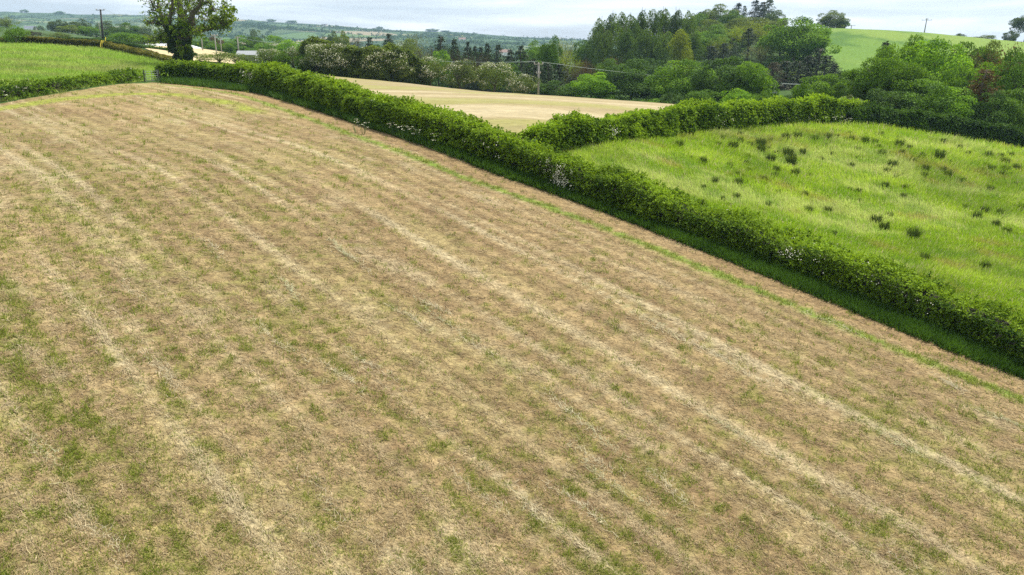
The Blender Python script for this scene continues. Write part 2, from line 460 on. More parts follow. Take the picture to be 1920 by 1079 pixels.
# ------------------------------------------------------------------ the mown field
lh = hits([(270, 151), (225, 157), (125, 171), (0, 193)])
dl = lh[-1] - lh[-2]; dl /= np.linalg.norm(dl)
LH_OUT = lh[-1] + dl * 45
MOWN = np.r_[VE, hits([(285, 156), (230, 158.5)]), hits([(130, 173), (0, 196)]), [LH_OUT - [0, 2]], [[-85, -18]], [[VE[0, 0] - .1, -18]]]
VEF = resample(VE, 1.6)
def ve_dist(x, y):
    best = np.full(np.shape(x), 1e9)
    for (ax, ay), (bx, by) in zip(VEF[:-1], VEF[1:]):
        ex, ey = bx - ax, by - ay
        t = np.clip(((x - ax) * ex + (y - ay) * ey) / (ex * ex + ey * ey), 0, 1)
        best = np.minimum(best, (x - ax - t * ex) ** 2 + (y - ay - t * ey) ** 2)
    return np.sqrt(best)
def mown_masks(x, y):
    s, t = st(x, y)
    wob = (fbm(s * .03, t * .010, 2, 90) - .5) * .7 + (fbm(s * .8, t * .2, 2, 91) - .5) * .12
    sw = s + wob
    ph = vnoise(sw * .13, t * .0015, 23) * 6.0
    wave = .5 + .5 * np.cos(2 * np.pi * sw / .98 + ph)
    wave2 = .5 + .5 * np.cos(2 * np.pi * sw / 3.1 - ph * .6 + 1.0)
    amp = .35 + .65 * fbm(s * .16, t * .035, 2, 24)
    line1 = .6 * vnoise(sw * .8, t * .006, 21) + .4 * vnoise(sw * 2.4, t * .02, 22)
    band = .5 + (wave - .5) * .62 * amp + (wave2 - .5) * .26 * amp + (line1 - .5) * .42
    fineg = fbm(s * 4.2, t * 2.6, 3, 61, .6)
    clump = fbm(s * .75, t * .26, 3, 41, .6)
    big = fbm(x * .06, y * .06, 2, 55)
    left = sstep(12, 42, s)
    near = 1 - sstep(14, 34, y)
    g = fineg * .62 + clump * .18 + (big - .5) * .22 - (band - .5) * .30 + left * .105 + near * .03
    green = sstep(.425, .575, g)
    brk = sstep(.35, .65, fbm(s * .5, t * .10, 3, 71))
    streak = fbm(sw * 2.3, t * .018, 2, 33)
    pale = sstep(.60, .95, band + (streak - .5) * 1.15) * (.25 + .75 * brk)
    pale = np.maximum(pale, sstep(.66, .80, fbm(s * 1.3, t * .35, 3, 81)) * .5)
    brown = np.clip(sstep(.45, .85, 1 - band) * .85 + sstep(.52, .72, fbm(s * 1.0, t * .22, 3, 95)) * .5, 0, 1)
    d = ve_dist(x, y)
    edge = 1 - sstep(1.4, 1.8, d + (fineg - .5) * .7)
    strip = sstep(1.65, 1.85, d + (fineg - .5) * .6) * (1 - sstep(2.05, 2.45, d + (fineg - .5) * .6))
    near_edge = 1 - sstep(1.8, 5, d)
    return s, t, green * (1 - .75 * near_edge), pale, np.clip(brown, 0, 1), edge, strip
HEADL = hits([(-60, 214), (0, 205), (110, 188), (230, 177), (330, 178), (420, 192), (480, 212)])
HEADL = resample(HEADL, .8)
TAN = np.array([.290, .213, .105]); BRN = np.array([.155, .100, .050]); PALE = np.array([.48, .41, .255]); GRN = np.array([.150, .175, .028]); EDG = np.array([.255, .175, .085])
def lerp(a, b, t): return a * (1 - t[:, None]) + b * t[:, None]
def mown_col(x, y):
    s, t, g, p, b, e, strip = mown_masks(x, y)
    c = np.tile(TAN, (len(x), 1))
    c = c * (.90 + .22 * fbm(x * .12, y * .12, 3, 7))[:, None]
    c = lerp(c, np.array([.30, .275, .105]), sstep(.45, .65, fbm(s * .35, t * .12, 3, 9)) * .28)
    c = lerp(c, BRN, b * .72); c = lerp(c, PALE, p * .68); c = lerp(c, GRN, g * .44)
    dh = np.sqrt(((x[:, None] - HEADL[None, :, 0]) ** 2 + (y[:, None] - HEADL[None, :, 1]) ** 2).min(1))
    hd = (1 - sstep(.4, 1.3, dh)) * .95 * sstep(.25, .5, fbm(x * .4, y * .4, 3, 8))
    c = lerp(c, np.array([.24, .27, .045]), hd)
    c = lerp(c, EDG, e * .75); c = lerp(c, np.array([.15, .23, .03]), strip * .9)
    far = sstep(40, 75, y)
    c = lerp(c, c * 1.06 + np.array([.01, .008, .0]), far)
    return c
ANG = math.atan2(u0[1], u0[0])
M_MOWN = sheetmat('mown_hay_ground', (.38, 1.5), 2.6, 12.0, (-ANG, .5), .8, (22.0, (.12, .08, .04), .6))
sheet('mown_field', MOWN, .3, .04, mown_col, M_MOWN, zq)

# second mown field beyond the hedge
nrm, _ = normal2(HB)
HC = HB + nrm * 1.15
HBK = HB + nrm * 2.5
back = np.array([[float(ray(px, 100)[0]) * D, D] for px, D in [(1192, 116), (1175, 119), (1100, 127), (1010, 132), (950, 134), (850, 128), (775, 122), (650, 114.5), (600, 118)]])
k0 = int(np.argmin(np.abs(proj(HBK[:, 0], HBK[:, 1], zq(HBK[:, 0], HBK[:, 1]))[0] - 1010)))
CH = smooth(resample(hits([(1035, 290), (1069, 282), (1153, 272), (1266, 257), (1320, 250), (1414, 241), (1507, 235), (1632, 235)]), 1.0))
cn, _ = normal2(CH)     # pointing away from the pasture or towards it
if (cn[10] @ np.array([0, 1.0])) < 0: cn = -cn
CHB = CH + cn * 2.4
CH0 = extend(CH, .6)
FIELD2 = np.r_[HBK[k0:-6], back[::-1], CHB[::-1][18:]]
def f2_col(x, y):
    c = np.tile([.285, .230, .125], (len(x), 1))
    bd = back[6] - back[2]; bd = bd / np.linalg.norm(bd)
    sA = x * bd[1] - y * bd[0]; tA = x * bd[0] + y * bd[1]
    n = .6 * vnoise(sA * .55, tA * .015, 201) + .4 * fbm(sA * .5, tA * .06, 3, 202); c = lerp(c, np.array([.255, .205, .110]), sstep(.40, .62, n) * .8)
    c = lerp(c, np.array([.39, .335, .21]), sstep(.58, .75, 1 - n) * .6)
    g = sstep(.50, .64, fbm(sA * .25, tA * .05, 3, 203)); c = lerp(c, np.array([.22, .215, .062]), g * .7)
    d = np.sqrt((x[:, None] - back[None, :, 0]) ** 2 + (y[:, None] - back[None, :, 1]) ** 2).min(1)
    return lerp(c, np.array([.27, .28, .07]), (1 - sstep(2, 9, d)) * .5)
M_F2 = sheetmat('mown_hay_far', (.72, 1.28), 1.6, 6.0, (-.5, .4), .35)
sheet('second_mown_field', FIELD2, .8, .05, f2_col, M_F2, zq)

# rough pasture
pr = hits([(1650, 238), (1700, 246), (1800, 261), (1920, 283)])
pd = pr[-1] - pr[-2]; pd /= np.linalg.norm(pd)
k1 = int(np.argmin(np.linalg.norm(HBK - CH[0], axis=1)))
PAST = np.r_[HC[:k1 + 1] + nrm[:k1 + 1] * .4, CH + cn * .8, pr, [pr[-1] + pd * 40], [[95, 20]], [[HC[0, 0] + 30, -5]]]
def past_c(x, y, fine=True):
    a = fbm(x * .22, y * .30, 4, 301, .6); b = fbm(x * .7, y * .9, 3, 311, .6)
    c = np.tile([.215, .325, .022], (len(x), 1))
    c = lerp(c, np.array([.330, .430, .060]), sstep(.45, .65, a) * .8)
    c = lerp(c, np.array([.40, .46, .18]), sstep(.53, .69, fbm(x * .16, y * .3, 4, 331, .6)) * .75)
    c = lerp(c, np.array([.285, .235, .085]), sstep(.60, .74, fbm(x * .3, y * .5, 4, 351, .6)) * .6)
    c = lerp(c, np.array([.13, .25, .018]), sstep(.50, .68, b) * .55)
    return c
M_PAST = sheetmat('rough_pasture_sward', (.55, 1.35), 2.2, 9.0, None, .6)
sheet('pasture', PAST, .7, .04, past_c, M_PAST, zq)

# meadow on the rise, upper left
mt = hits([(-60, 84), (0, 84.5), (67, 85.5), (140, 90.5), (188, 93), (250, 106), (320, 122)])
MEAD = np.r_[[LH_OUT + [-10, 12]], mt, hits([(318, 149), (298, 151), (275, 152)]), lh[1:] + [0, .9]]
def mead_c(x, y):
    a = fbm(x * .12, y * .18, 4, 401, .6)
    c = np.tile([.230, .345, .040], (len(x), 1))
    c = lerp(c, np.array([.32, .395, .085]), sstep(.42, .62, a) * .8)
    c = lerp(c, np.array([.27, .28, .10]), sstep(.55, .7, fbm(x * .2, y * .3, 4, 403, .6)) * .6)
    return lerp(c, np.array([.13, .22, .03]), sstep(.56, .7, fbm(x * .5, y * .6, 3, 407)) * .5)
M_MEAD = sheetmat('meadow_sward', (.5, 1.45), 1.3, 5.0, None, .6)
sheet('meadow', MEAD, .9, .05, mead_c, M_MEAD, zq)

# pale mown strip behind the big tree
def wpt(px, D): a, _ = ray(px, 100); return [float(a * D), D]
STRIP = np.array([wpt(268, 150), wpt(300, 128), wpt(345, 118), wpt(440, 125), wpt(470, 165), wpt(440, 212), wpt(420, 222), wpt(375, 226), wpt(330, 212), wpt(282, 170)])
def strip_c(x, y):
    c = np.tile([.42, .35, .20], (len(x), 1)); return c * (.88 + .24 * fbm(x * .08, y * .05, 3, 501))[:, None]
sheet('far_mown_field', STRIP, 2.0, .12, strip_c, M_F2)

# green hill on the right
HILL = np.array([wpt(1500, 165), wpt(1660, 135), wpt(1960, 130), wpt(2200, 150), wpt(2200, 330), wpt(1800, 330), wpt(1500, 330), wpt(1440, 300), wpt(1465, 220)])
def hill_c(x, y):
    c = np.tile([.105, .185, .028], (len(x), 1))
    c = lerp(c, np.array([.155, .225, .040]), sstep(.4, .65, fbm(x * .05, y * .03, 4, 601)) * .9)
    return lerp(c, np.array([.055, .12, .02]), sstep(.68, .75, fbm(x * .09, y * .05, 3, 603)) * .8)
sheet('hill_pasture', HILL, 3.0, .15, hill_c, M_MEAD)

# ------------------------------------------------------------------ ground to the horizon
def ground():
    az = np.concatenate([np.radians(np.arange(-52, 52.01, .35)), np.radians(np.arange(58, 308, 6.0))])
    rr = np.concatenate([[0.0], np.geomspace(3, 3000, 240)])
    A, R = np.meshgrid(az, rr)
    x = (R * np.sin(A)).ravel(); y = (R * np.cos(A)).ravel()
    V = np.c_[x, y, Z(x, y)]
    na, nr = len(az), len(rr); Fc = []
    i, j = np.meshgrid(np.arange(na), np.arange(nr - 1)); i = i.ravel(); j = j.ravel(); i2 = (i + 1) % na
    Fc = np.c_[j * na + i, j * na + i2, (j + 1) * na + i2, (j + 1) * na + i]
    Fc = Fc[Fc[:, 0] >= 0]
    m = make_mesh('ground', V, Fc, True)
    mat, nt, out = newmat('countryside')
    g = N(nt, 'ShaderNodeNewGeometry')
    n1 = N(nt, 'ShaderNodeTexNoise', inp={'Scale': .9, 'Detail': 6.0, 'Roughness': .7}); nt.links.new(g.outputs[0], n1.inputs['Vector'])
    nearc = ramp(nt, n1.outputs[0], [(.3, (.022, .045, .010)), (.6, (.05, .095, .018)), (.8, (.085, .13, .03))])
    mp = N(nt, 'ShaderNodeMapping'); mp.inputs['Scale'].default_value = (1 / 150, 1 / 210, 0); nt.links.new(g.outputs[0], mp.inputs[0])
    n2 = N(nt, 'ShaderNodeTexNoise', inp={'Scale': 1.2, 'Detail': 2.0}); nt.links.new(mp.outputs[0], n2.inputs['Vector'])
    wv = mixc(nt, .25, mp.outputs[0], n2.outputs[1], 'ADD')
    v = N(nt, 'ShaderNodeTexVoronoi', feature='F1', inp={'Scale': 1.0}); nt.links.new(wv, v.inputs['Vector'])
    ve = N(nt, 'ShaderNodeTexVoronoi', feature='DISTANCE_TO_EDGE', inp={'Scale': 1.0}); nt.links.new(wv, ve.inputs['Vector'])
    sep = N(nt, 'ShaderNodeSeparateColor'); nt.links.new(v.outputs['Color'], sep.inputs[0])
    fc = ramp(nt, sep.outputs[0], [(0, (.06, .115, .035)), (.3, (.095, .15, .045)), (.55, (.035, .07, .028)), (.72, (.13, .165, .065)), (.9, (.23, .195, .12))])
    edge = N(nt, 'ShaderNodeMapRange', inp={1: .03, 2: .055, 3: 1, 4: 0}); nt.links.new(ve.outputs['Distance'], edge.inputs[0])
    n3 = N(nt, 'ShaderNodeTexNoise', inp={'Scale': .006, 'Detail': 4.0}); nt.links.new(g.outputs[0], n3.inputs['Vector'])
    wood = N(nt, 'ShaderNodeMapRange', inp={1: .52, 2: .57, 3: 0, 4: 1}); nt.links.new(n3.outputs[0], wood.inputs[0])
    mx = N(nt, 'ShaderNodeMath', operation='MAXIMUM'); nt.links.new(edge.outputs[0], mx.inputs[0]); nt.links.new(wood.outputs[0], mx.inputs[1])
    n4 = N(nt, 'ShaderNodeTexNoise', inp={'Scale': .05, 'Detail': 4.0}); nt.links.new(g.outputs[0], n4.inputs['Vector'])
    woodc = ramp(nt, n4.outputs[0], [(.35, (.022, .05, .018)), (.65, (.06, .10, .03))])
    fc = mixc(nt, mx.outputs[0], fc, woodc)
    ln = N(nt, 'ShaderNodeVectorMath', operation='LENGTH'); nt.links.new(g.outputs[0], ln.inputs[0])
    dm = N(nt, 'ShaderNodeMapRange', inp={1: 260, 2: 420, 3: 0, 4: 1}); nt.links.new(ln.outputs['Value'], dm.inputs[0])
    c = mixc(nt, dm.outputs[0], nearc, fc)
    p = N(nt, 'ShaderNodeBsdfPrincipled'); p.inputs['Roughness'].default_value = .95; p.inputs['Specular IOR Level'].default_value = .1
    nt.links.new(c, p.inputs['Base Color'])
    nt.links.new(p.outputs[0], out.inputs[0])
    o = link('ground', m, mat); o['kind'] = 'structure'
ground()

# ------------------------------------------------------------------ blades and leaves
def unit(v): return v / (np.linalg.norm(v, axis=-1, keepdims=True) + 1e-9)
def rvec(n): return unit(rng.normal(size=(n, 3)))
def leaf_quads(P, A, L, Wd, droop=.15, nrm=None):
    n = len(P)
    S = unit(np.cross(A, rvec(n) if nrm is None else nrm))
    L = np.broadcast_to(L, (n,))[:, None]; Wd = np.broadcast_to(Wd, (n,))[:, None]
    tip = P + A * L; tip[:, 2] -= L[:, 0] * droop
    mid = P + A * L * .5
    return np.stack([P, mid + S * Wd * .5, tip, mid - S * Wd * .5], 1)
def blade_quads(P, A, L, Wd):
    """a flat strip, narrower at the far end"""
    n = len(P)
    S = unit(np.cross(A, rvec(n) * .5 + np.array([0, 0, 1.0])))
    L = np.broadcast_to(L, (n,))[:, None]; Wd = np.broadcast_to(Wd, (n,))[:, None]
    return np.stack([P - S * Wd * .5, P + S * Wd * .5, P + A * L + S * Wd * .18, P + A * L - S * Wd * .18], 1)
def scatter(poly, n, x0=-170, x1=2090, y0=150, y1=1200, d1=188.):
    """points on the ground, thick near the camera and thinner with distance"""
    px = rng.uniform(x0, x1, n); py = rng.uniform(y0, y1, n)
    x, y = hit(px, py, 5.0, d1, 110)
    ok = ~np.isnan(x); x = x[ok]; y = y[ok]
    k = inside(poly, x, y)
    return x[k], y[k]

def mown_stuff():
    x, y = scatter(MOWN, 560000, y0=153)
    s, t, g, p, b, e, strip = mown_masks(x, y)
    d = np.hypot(np.hypot(x, y), 13)
    r = rng.random(len(x))
    keep = (r < (.30 + .70 * sstep(.38, .58, fbm(x * 2.6, y * 2.6, 2, 19))) * (.6 + .4 * p) * (1 - .45 * g) * (1 - .25 * e) * (1 - .8 * strip)) & (r < .35 + 22 / d)
    x, y, g, p, b, d, e = x[keep], y[keep], g[keep], p[keep], b[keep], d[keep], e[keep]
    n = len(x)
    th = rng.uniform(0, 2 * np.pi, n)
    al = rng.random(n) < .30 + .45 * p
    th = np.where(al, ANG + rng.normal(0, .35, n), th)
    el = np.abs(rng.normal(0, .22, n)) + .02
    A = np.c_[np.cos(th) * np.cos(el), np.sin(th) * np.cos(el), np.sin(el)]
    sc = (d / 18) ** .75
    L = rng.uniform(.05, .17, n) * sc; Wd = rng.uniform(.007, .014, n) * sc
    P = np.c_[x, y, zq(x, y) + .045 + rng.random(n) * .02 + p * rng.random(n) * .05]
    c = np.tile(TAN * 1.06, (n, 1))
    c = lerp(c, BRN, np.clip(b * .62 + rng.normal(0, .25, n), 0, .9)); c = lerp(c, PALE * 1.05, np.clip(p * .7 + rng.normal(0, .28, n), 0, 1))
    c = lerp(c, np.array([.26, .28, .07]), np.clip(g * .5 * rng.random(n), 0, 1))
    c = c * rng.uniform(.62, 1.32, n)[:, None]
    m = MB(); m.quads(blade_quads(P, A, L, Wd), n, col=c)
    # wisps of dropped hay lying along the run of the mower
    wl = [(640, 470), (668, 492), (765, 598), (820, 580), (838, 605), (880, 640), (1058, 768), (1062, 775), (1225, 610), (1258, 630), (1345, 668), (1400, 700), (1130, 825), (1480, 878), (600, 930), (186, 1005), (90, 850), (250, 545), (1790, 725), (1250, 915), (1370, 810),
          (1640, 560), (1560, 610), (700, 690), (520, 640), (1700, 840), (1000, 960), (400, 470), (300, 700), (1880, 790)]
    wl += [(float(rng.uniform(-60, 1980)), float(rng.uniform(260, 1120))) for _ in range(8)]
    W0 = hits(wl); W0 = W0[~np.isnan(W0[:, 0])]; W0 = W0[inside(MOWN, W0[:, 0], W0[:, 1])]
    for j, (wx, wy) in enumerate(W0):
        k = int(rng.uniform(70, 170)); al = rng.normal(0, rng.uniform(.3, 1.0), k); ac = rng.normal(0, .085, k) * rng.uniform(.7, 1.6) + .12 * np.sin(al * 2 + j)
        X = wx + u0[0] * al + n0[0] * ac; Y = wy + u0[1] * al + n0[1] * ac; th = ANG + rng.normal(0, .8, k); el = np.abs(rng.normal(0, .2, k)) + .05
        q = (math.hypot(math.hypot(wx, wy), 13) / 18) ** .7
        A = np.c_[np.cos(th) * np.cos(el), np.sin(th) * np.cos(el), np.sin(el)]
        cw = np.array([.47, .42, .27]) if j % 4 else np.array([.42, .41, .24])
        m.quads(blade_quads(np.c_[X, Y, zq(X, Y) + .05 + rng.random(k) * .05], A, rng.uniform(.06, .2, k) * q, rng.uniform(.006, .011, k) * q), k, col=cw * rng.uniform(.75, 1.2, k)[:, None])
    tag(link('straw', m.mesh('straw', col=True), STRAWM), kind='stuff')
    # aftermath: green regrowth tufts in the stubble
    x, y = scatter(MOWN, 150000, y0=153)
    s, t, g, p, b, e, strip = mown_masks(x, y)
    d = np.hypot(np.hypot(x, y), 13)
    k = rng.random(len(x)) < np.clip(g ** 1.3 * .42 * sstep(.34, .60, fbm(x * 4.6, y * 4.6, 2, 123)) + .035 + .07 * sstep(12, 40, s) + strip * .6, 0, 1)
    x, y, d, g = x[k], y[k], d[k], g[k]
    nb = 9; n = len(x) * nb
    sc = np.repeat((d / 18) ** .7, nb)
    bx = np.repeat(x, nb) + rng.normal(0, .055, n) * sc; by = np.repeat(y, nb) + rng.normal(0, .055, n) * sc
    th = rng.uniform(0, 2 * np.pi, n); el = rng.uniform(.35, 1.35, n)
    A = np.c_[np.cos(th) * np.cos(el), np.sin(th) * np.cos(el), np.sin(el)]
    L = rng.uniform(.05, .13, n) * sc; Wd = rng.uniform(.010, .018, n) * sc
    tone = np.repeat(rng.random(len(x)), nb) * .6 + rng.random(n) * .4
    c = lerp(np.tile([.100, .155, .014], (n, 1)), np.array([.33, .36, .055]), tone)
    m = MB(); m.quads(blade_quads(np.c_[bx, by, zq(bx, by) + .03], A, L, Wd), n, col=c)
    tag(link('regrowth_grass', m.mesh('regrowth_grass', col=True), BLADE), kind='stuff')
mown_stuff()

def pasture_stuff():
    x, y = scatter(PAST, 330000, x0=900, y0=225, y1=760)
    d = np.hypot(np.hypot(x, y), 13)
    nb = 3; n = len(x) * nb
    sc = np.repeat((d / 38) ** .8, nb)
    bx = np.repeat(x, nb) + rng.normal(0, .09, n); by = np.repeat(y, nb) + rng.normal(0, .09, n)
    th = np.repeat(fbm(x * .15, y * .15, 2, 340) * 9, nb) + rng.normal(0, .9, n); el = rng.uniform(.5, 1.4, n)
    A = np.c_[np.cos(th) * np.cos(el), np.sin(th) * np.cos(el), np.sin(el)]
    tall = np.repeat(.75 + .6 * fbm(x * .3, y * .3, 3, 345), nb)
    L = rng.uniform(.14, .36, n) * sc * tall; Wd = rng.uniform(.016, .034, n) * sc
    c = np.repeat(past_c(x, y), nb, axis=0) * rng.uniform(.92, 1.60, n)[:, None] * np.array([1.02, 1, .75])
    seed = rng.random(n) < .10
    c[seed] = np.array([.50, .45, .24]) * rng.uniform(.8, 1.2, seed.sum())[:, None]
    m = MB(); m.quads(blade_quads(np.c_[bx, by, zq(bx, by) + .02], A, L, Wd), n, col=c)
    tag(link('pasture_grass', m.mesh('pasture_grass', col=True), BLADE), kind='stuff')
pasture_stuff()

def meadow_stuff():
    x, y = scatter(MEAD, 60000, x0=-60, x1=340, y0=80, y1=200)
    d = np.hypot(x, y); nb = 3; n = len(x) * nb; sc = np.repeat((d / 38) ** .8, nb)
    bx = np.repeat(x, nb) + rng.normal(0, .15, n); by = np.repeat(y, nb) + rng.normal(0, .15, n)
    th = rng.uniform(0, 6.28, n); el = rng.uniform(.5, 1.4, n)
    A = np.c_[np.cos(th) * np.cos(el), np.sin(th) * np.cos(el), np.sin(el)]
    c = np.repeat(mead_c(x, y), nb, axis=0) * rng.uniform(.8, 1.6, n)[:, None]
    m = MB(); m.quads(blade_quads(np.c_[bx, by, zq(bx, by) + .03], A, rng.uniform(.08, .22, n) * sc, rng.uniform(.014, .03, n) * sc), n, col=c)
    tag(link('meadow_grass', m.mesh('meadow_grass', col=True), BLADE), kind='stuff')
meadow_stuff()

def verge_grass(name, edge, base, count, h, col0, col1, over=.25):
    """long grass growing between two lines on the ground"""
    nE = len(edge)
    d = np.hypot(np.hypot(edge[:, 0], edge[:, 1]), 10)
    w = 1 / d ** 1.3; w /= w.sum()
    i = rng.choice(nE, count, p=w)
    nb_ = base[np.argmin(((edge[:, None] - base[None]) ** 2).sum(-1), axis=1)]
    q = rng.uniform(-.10, 1 + over, count)
    tj = rng.normal(0, .6, count)
    Td = np.gradient(edge, axis=0); Td = Td / (np.linalg.norm(Td, axis=1)[:, None] + 1e-9)
    P2 = edge[i] + (nb_[i] - edge[i]) * q[:, None] + Td[i] * tj[:, None]
    nb = 6; n = count * nb
    dd = np.repeat(np.hypot(np.hypot(P2[:, 0], P2[:, 1]), 10), nb)
    x = np.repeat(P2[:, 0], nb) + rng.normal(0, .07, n); y = np.repeat(P2[:, 1], nb) + rng.normal(0, .07, n)
    th = rng.uniform(0, 2 * np.pi, n); el = rng.uniform(.45, 1.4, n)
    A = np.c_[np.cos(th) * np.cos(el), np.sin(th) * np.cos(el), np.sin(el)]
    sc = (dd / 35) ** .6
    L = rng.uniform(.5, 1.1, n) * h * sc; Wd = rng.uniform(.022, .046, n) * sc
    tone = np.repeat(np.clip(fbm(P2[:, 0] * 1.1, P2[:, 1] * 1.1, 3, 61) * 1.6 - .35, 0, 1), nb) * .6 + rng.random(n) * .4
    c = lerp(np.tile(col0, (n, 1)), np.array(col1), tone)
    m = MB(); m.quads(blade_quads(np.c_[x, y, zany(x, y)], A, L, Wd), n, col=c)
    tag(link(name, m.mesh(name, col=True), BLADE), kind='stuff')
verge_grass('verge_grass', resample(VE[1:], .5), resample(HB[1:], .5), 19000, .40, (.016, .048, .005), (.095, .19, .016))

# ------------------------------------------------------------------ hedges
def hedge(name, base, tops_px, label, cat, width, sprays, mat, mat_core, group=None, leaf=.10, lump=.28, blossom=0, side=None, toplight=.2, blos_low=0.0, spots=None, hmin=.7, shoot=1.0, ground_gap=.10, fwd=0.0, irr=1.0):
    """base: front foot line on the ground; the crest height follows the photograph's skyline of the hedge"""
    P = resample(base, .5); nr, T = normal2(P)
    if side is not None and (nr[len(nr) // 2] @ np.array(side)) < 0: nr = -nr
    P = P - nr * fwd
    C = P + nr * width * .5; Bk = P + nr * width * .95
    zg = zany(C[:, 0], C[:, 1])
    px, _ = proj(Bk[:, 0], Bk[:, 1], zg + 1.5)
    tp = np.array(tops_px, float); tp = tp[np.argsort(tp[:, 0])]
    _, bb = ray(px, np.interp(px, tp[:, 0], tp[:, 1]))
    H = np.maximum(CAMZ + bb * Bk[:, 1] - zg, hmin)
    H = np.convolve(np.pad(H, 4, 'edge'), np.ones(9) / 9, 'valid')
    arc = np.arange(len(P)) * .5
    H = H * (1 + irr * ((vnoise(arc / 3.6, arc * 0 + 4, 31) - .5) * .30 + (vnoise(arc / 1.3, arc * 0 + 8, 32) - .5) * .14))
    root = empty(name, (float(C[0, 0]), float(C[0, 1]), float(zg[0])), label, cat, group)
    off = np.array(root.location)
    # woody core, well inside the leaves
    k = 9; th = np.linspace(0, np.pi, k)
    tap = np.clip(np.minimum(np.arange(len(P)), len(P) - 1 - np.arange(len(P))) / 5.0, .25, 1)
    hs = (H * tap * (.80 + .12 * (fbm(arc / 2.2, arc * 0, 2, 3) - .5)))
    prof = np.stack([np.cos(th), np.sin(th) ** .6], 1)
    V = C[:, None, :] + nr[:, None, :] * (-prof[None, :, 0:1] * width * .34)
    zz = zg[:, None] + .02 + prof[None, :, 1] * (hs * .96)[:, None]
    V3 = np.concatenate([V, zz[..., None]], -1)
    V3[:, :, :2] += (rng.random((len(P), k, 2)) - .5) * .14
    n = len(P); Fc = []
    for i in range(n - 1):
        for j in range(k - 1): Fc.append((i * k + j, (i + 1) * k + j, (i + 1) * k + j + 1, i * k + j + 1))
    Fc = np.array(Fc)
    cap0 = [(0, j, j + 1, 0) for j in range(1, k - 1)]; e = (n - 1) * k
    cap1 = [(e, e + j + 1, e + j, e) for j in range(1, k - 1)]
    mb = MB(); mb.grid(V3.reshape(-1, 3) - off, np.r_[Fc, cap0, cap1]); link('branches', mb.mesh(name + '_branches'), mat_core, root)
    # leafy sprays
    dist = np.hypot(np.hypot(C[:, 0], C[:, 1]), 8)
    w = (H + .8) / dist ** 1.1; w /= w.sum()
    i = rng.choice(n, sprays, p=w)
    a = rng.random(sprays)          # around the cross-section: 0 front foot .. 1 back foot
    fr = rng.random(sprays)
    front = fr < .46; topm = (fr >= .46) & (fr < .86)
    lat = np.where(front, -1.0, np.where(topm, rng.uniform(-1, 1, sprays), 1.0))
    hz = np.where(front, rng.random(sprays) ** .8, np.where(topm, 1.0, rng.uniform(.45, 1, sprays)))
    tj = rng.uniform(-.3, .3, sprays)
    along = arc[i] + tj
    lum = (fbm(along / 1.5 + 5, hz * 1.7 + lat * 1.3, 3, 12) - .5) * 2 * lump + (vnoise(along / 3.3, lat * 0 + 2, 9) - .5) * lump
    half = width * .5 * (.90 - .18 * hz ** 3) + lum * .75
    tl = np.where(topm, 1 - .22 * np.abs(lat) ** 2.5, 1)
    z = zg[i] + np.maximum(ground_gap, H[i] * hz * tl * .98 + lum * np.where(topm, 1.0, .3))
    xy = C[i] + nr[i] * (lat * half)[:, None] + T[i] * tj[:, None]
    out = np.c_[nr[i] * lat[:, None] * np.where(topm, .35, .9)[:, None], np.where(topm, .95, .25 + .45 * hz)]
    out = unit(unit(out) + rng.normal(0, .42, (sprays, 3)))
    ln = rng.uniform(.22, .55, sprays) * shoot * np.where(topm, 1.15, .85) * np.clip(dist[i] / 40, .8, 2.0) ** .5
    stray = (rng.random(sprays) < .045) & topm; ln = ln * np.where(stray, 2.1, 1)
    start = np.c_[xy, z] - out * (ln * .45)[:, None]
    nl = 11; m = sprays * nl
    q = rng.random(m) ** .8
    S0 = np.repeat(start, nl, 0); O = np.repeat(out, nl, 0); LN = np.repeat(ln, nl)
    bend = np.zeros((m, 3)); bend[:, 2] = -.25 * (q ** 2) * LN
    Pp = S0 + O * (q * LN)[:, None] + bend + rng.normal(0, .045, (m, 3)) * (1.15 - q)[:, None]
    A = unit(O * .7 + rng.normal(0, .75, (m, 3)))
    sc = np.clip(np.repeat(dist[i], nl) / 32, .8, 4.0) ** .8
    L = rng.uniform(.7, 1.35, m) * leaf * sc
    clump = np.repeat(fbm(along / .9, hz * 3 + lat, 2, 44), nl)
    tint = np.clip(clump * .62 + rng.random(m) * .36 + np.repeat(np.where(topm, toplight, 0), nl) + q * .16 - .17 + np.repeat((vnoise(along / 4.2, along * 0 + 3, 46) - .5) * .34, nl), 0, 1)  # top sprays lightened: fresh shoots, with the sunlit crest painted into the tint
    mb = MB(); HN = unit(O * .55 + np.array([0, 0, .7]) + rng.normal(0, .5, (m, 3)))
    mb.quads(leaf_quads(Pp - off, A, L, L * .62, .15, HN), m, tint); link('foliage', mb.mesh(name + '_foliage'), mat, root)
    if blossom or spots:
        Pb = []; 
        if blossom:
            sel = rng.random(sprays)
            cl = fbm(along / 2.6, hz * 2.2 + lat * .8, 3, 77)
            pr_ = sstep(.52, .66, cl) * np.where(hz < .3, blos_low + .1, 1.0)
            idx = np.where(rng.random(sprays) < pr_ * blossom)[0]
            Pb.append((np.c_[xy, z][idx] + out[idx] * .12, dist[i[idx]]))
        for (sx, sr, hlo, hhi, cnt) in (spots or []):
            pxs, _ = proj(P[:, 0], P[:, 1], zg + .5)
            k_ = int(np.argmin(np.abs(pxs - sx)))
            ii = np.clip(k_ + rng.normal(0, sr, cnt).astype(int), 0, n - 1); hq = rng.uniform(hlo, hhi, cnt)
            pos = C[ii] - nr[ii] * (width * .5 * (.98 - .15 * hq ** 3))[:, None]
            pos = pos + T[ii] * rng.normal(0, .25, cnt)[:, None]
            Pb.append((np.c_[pos - nr[ii] * .06, zg[ii] + H[ii] * hq] + rng.normal(0, .05, (cnt, 3)), dist[ii]))
        mb = MB()
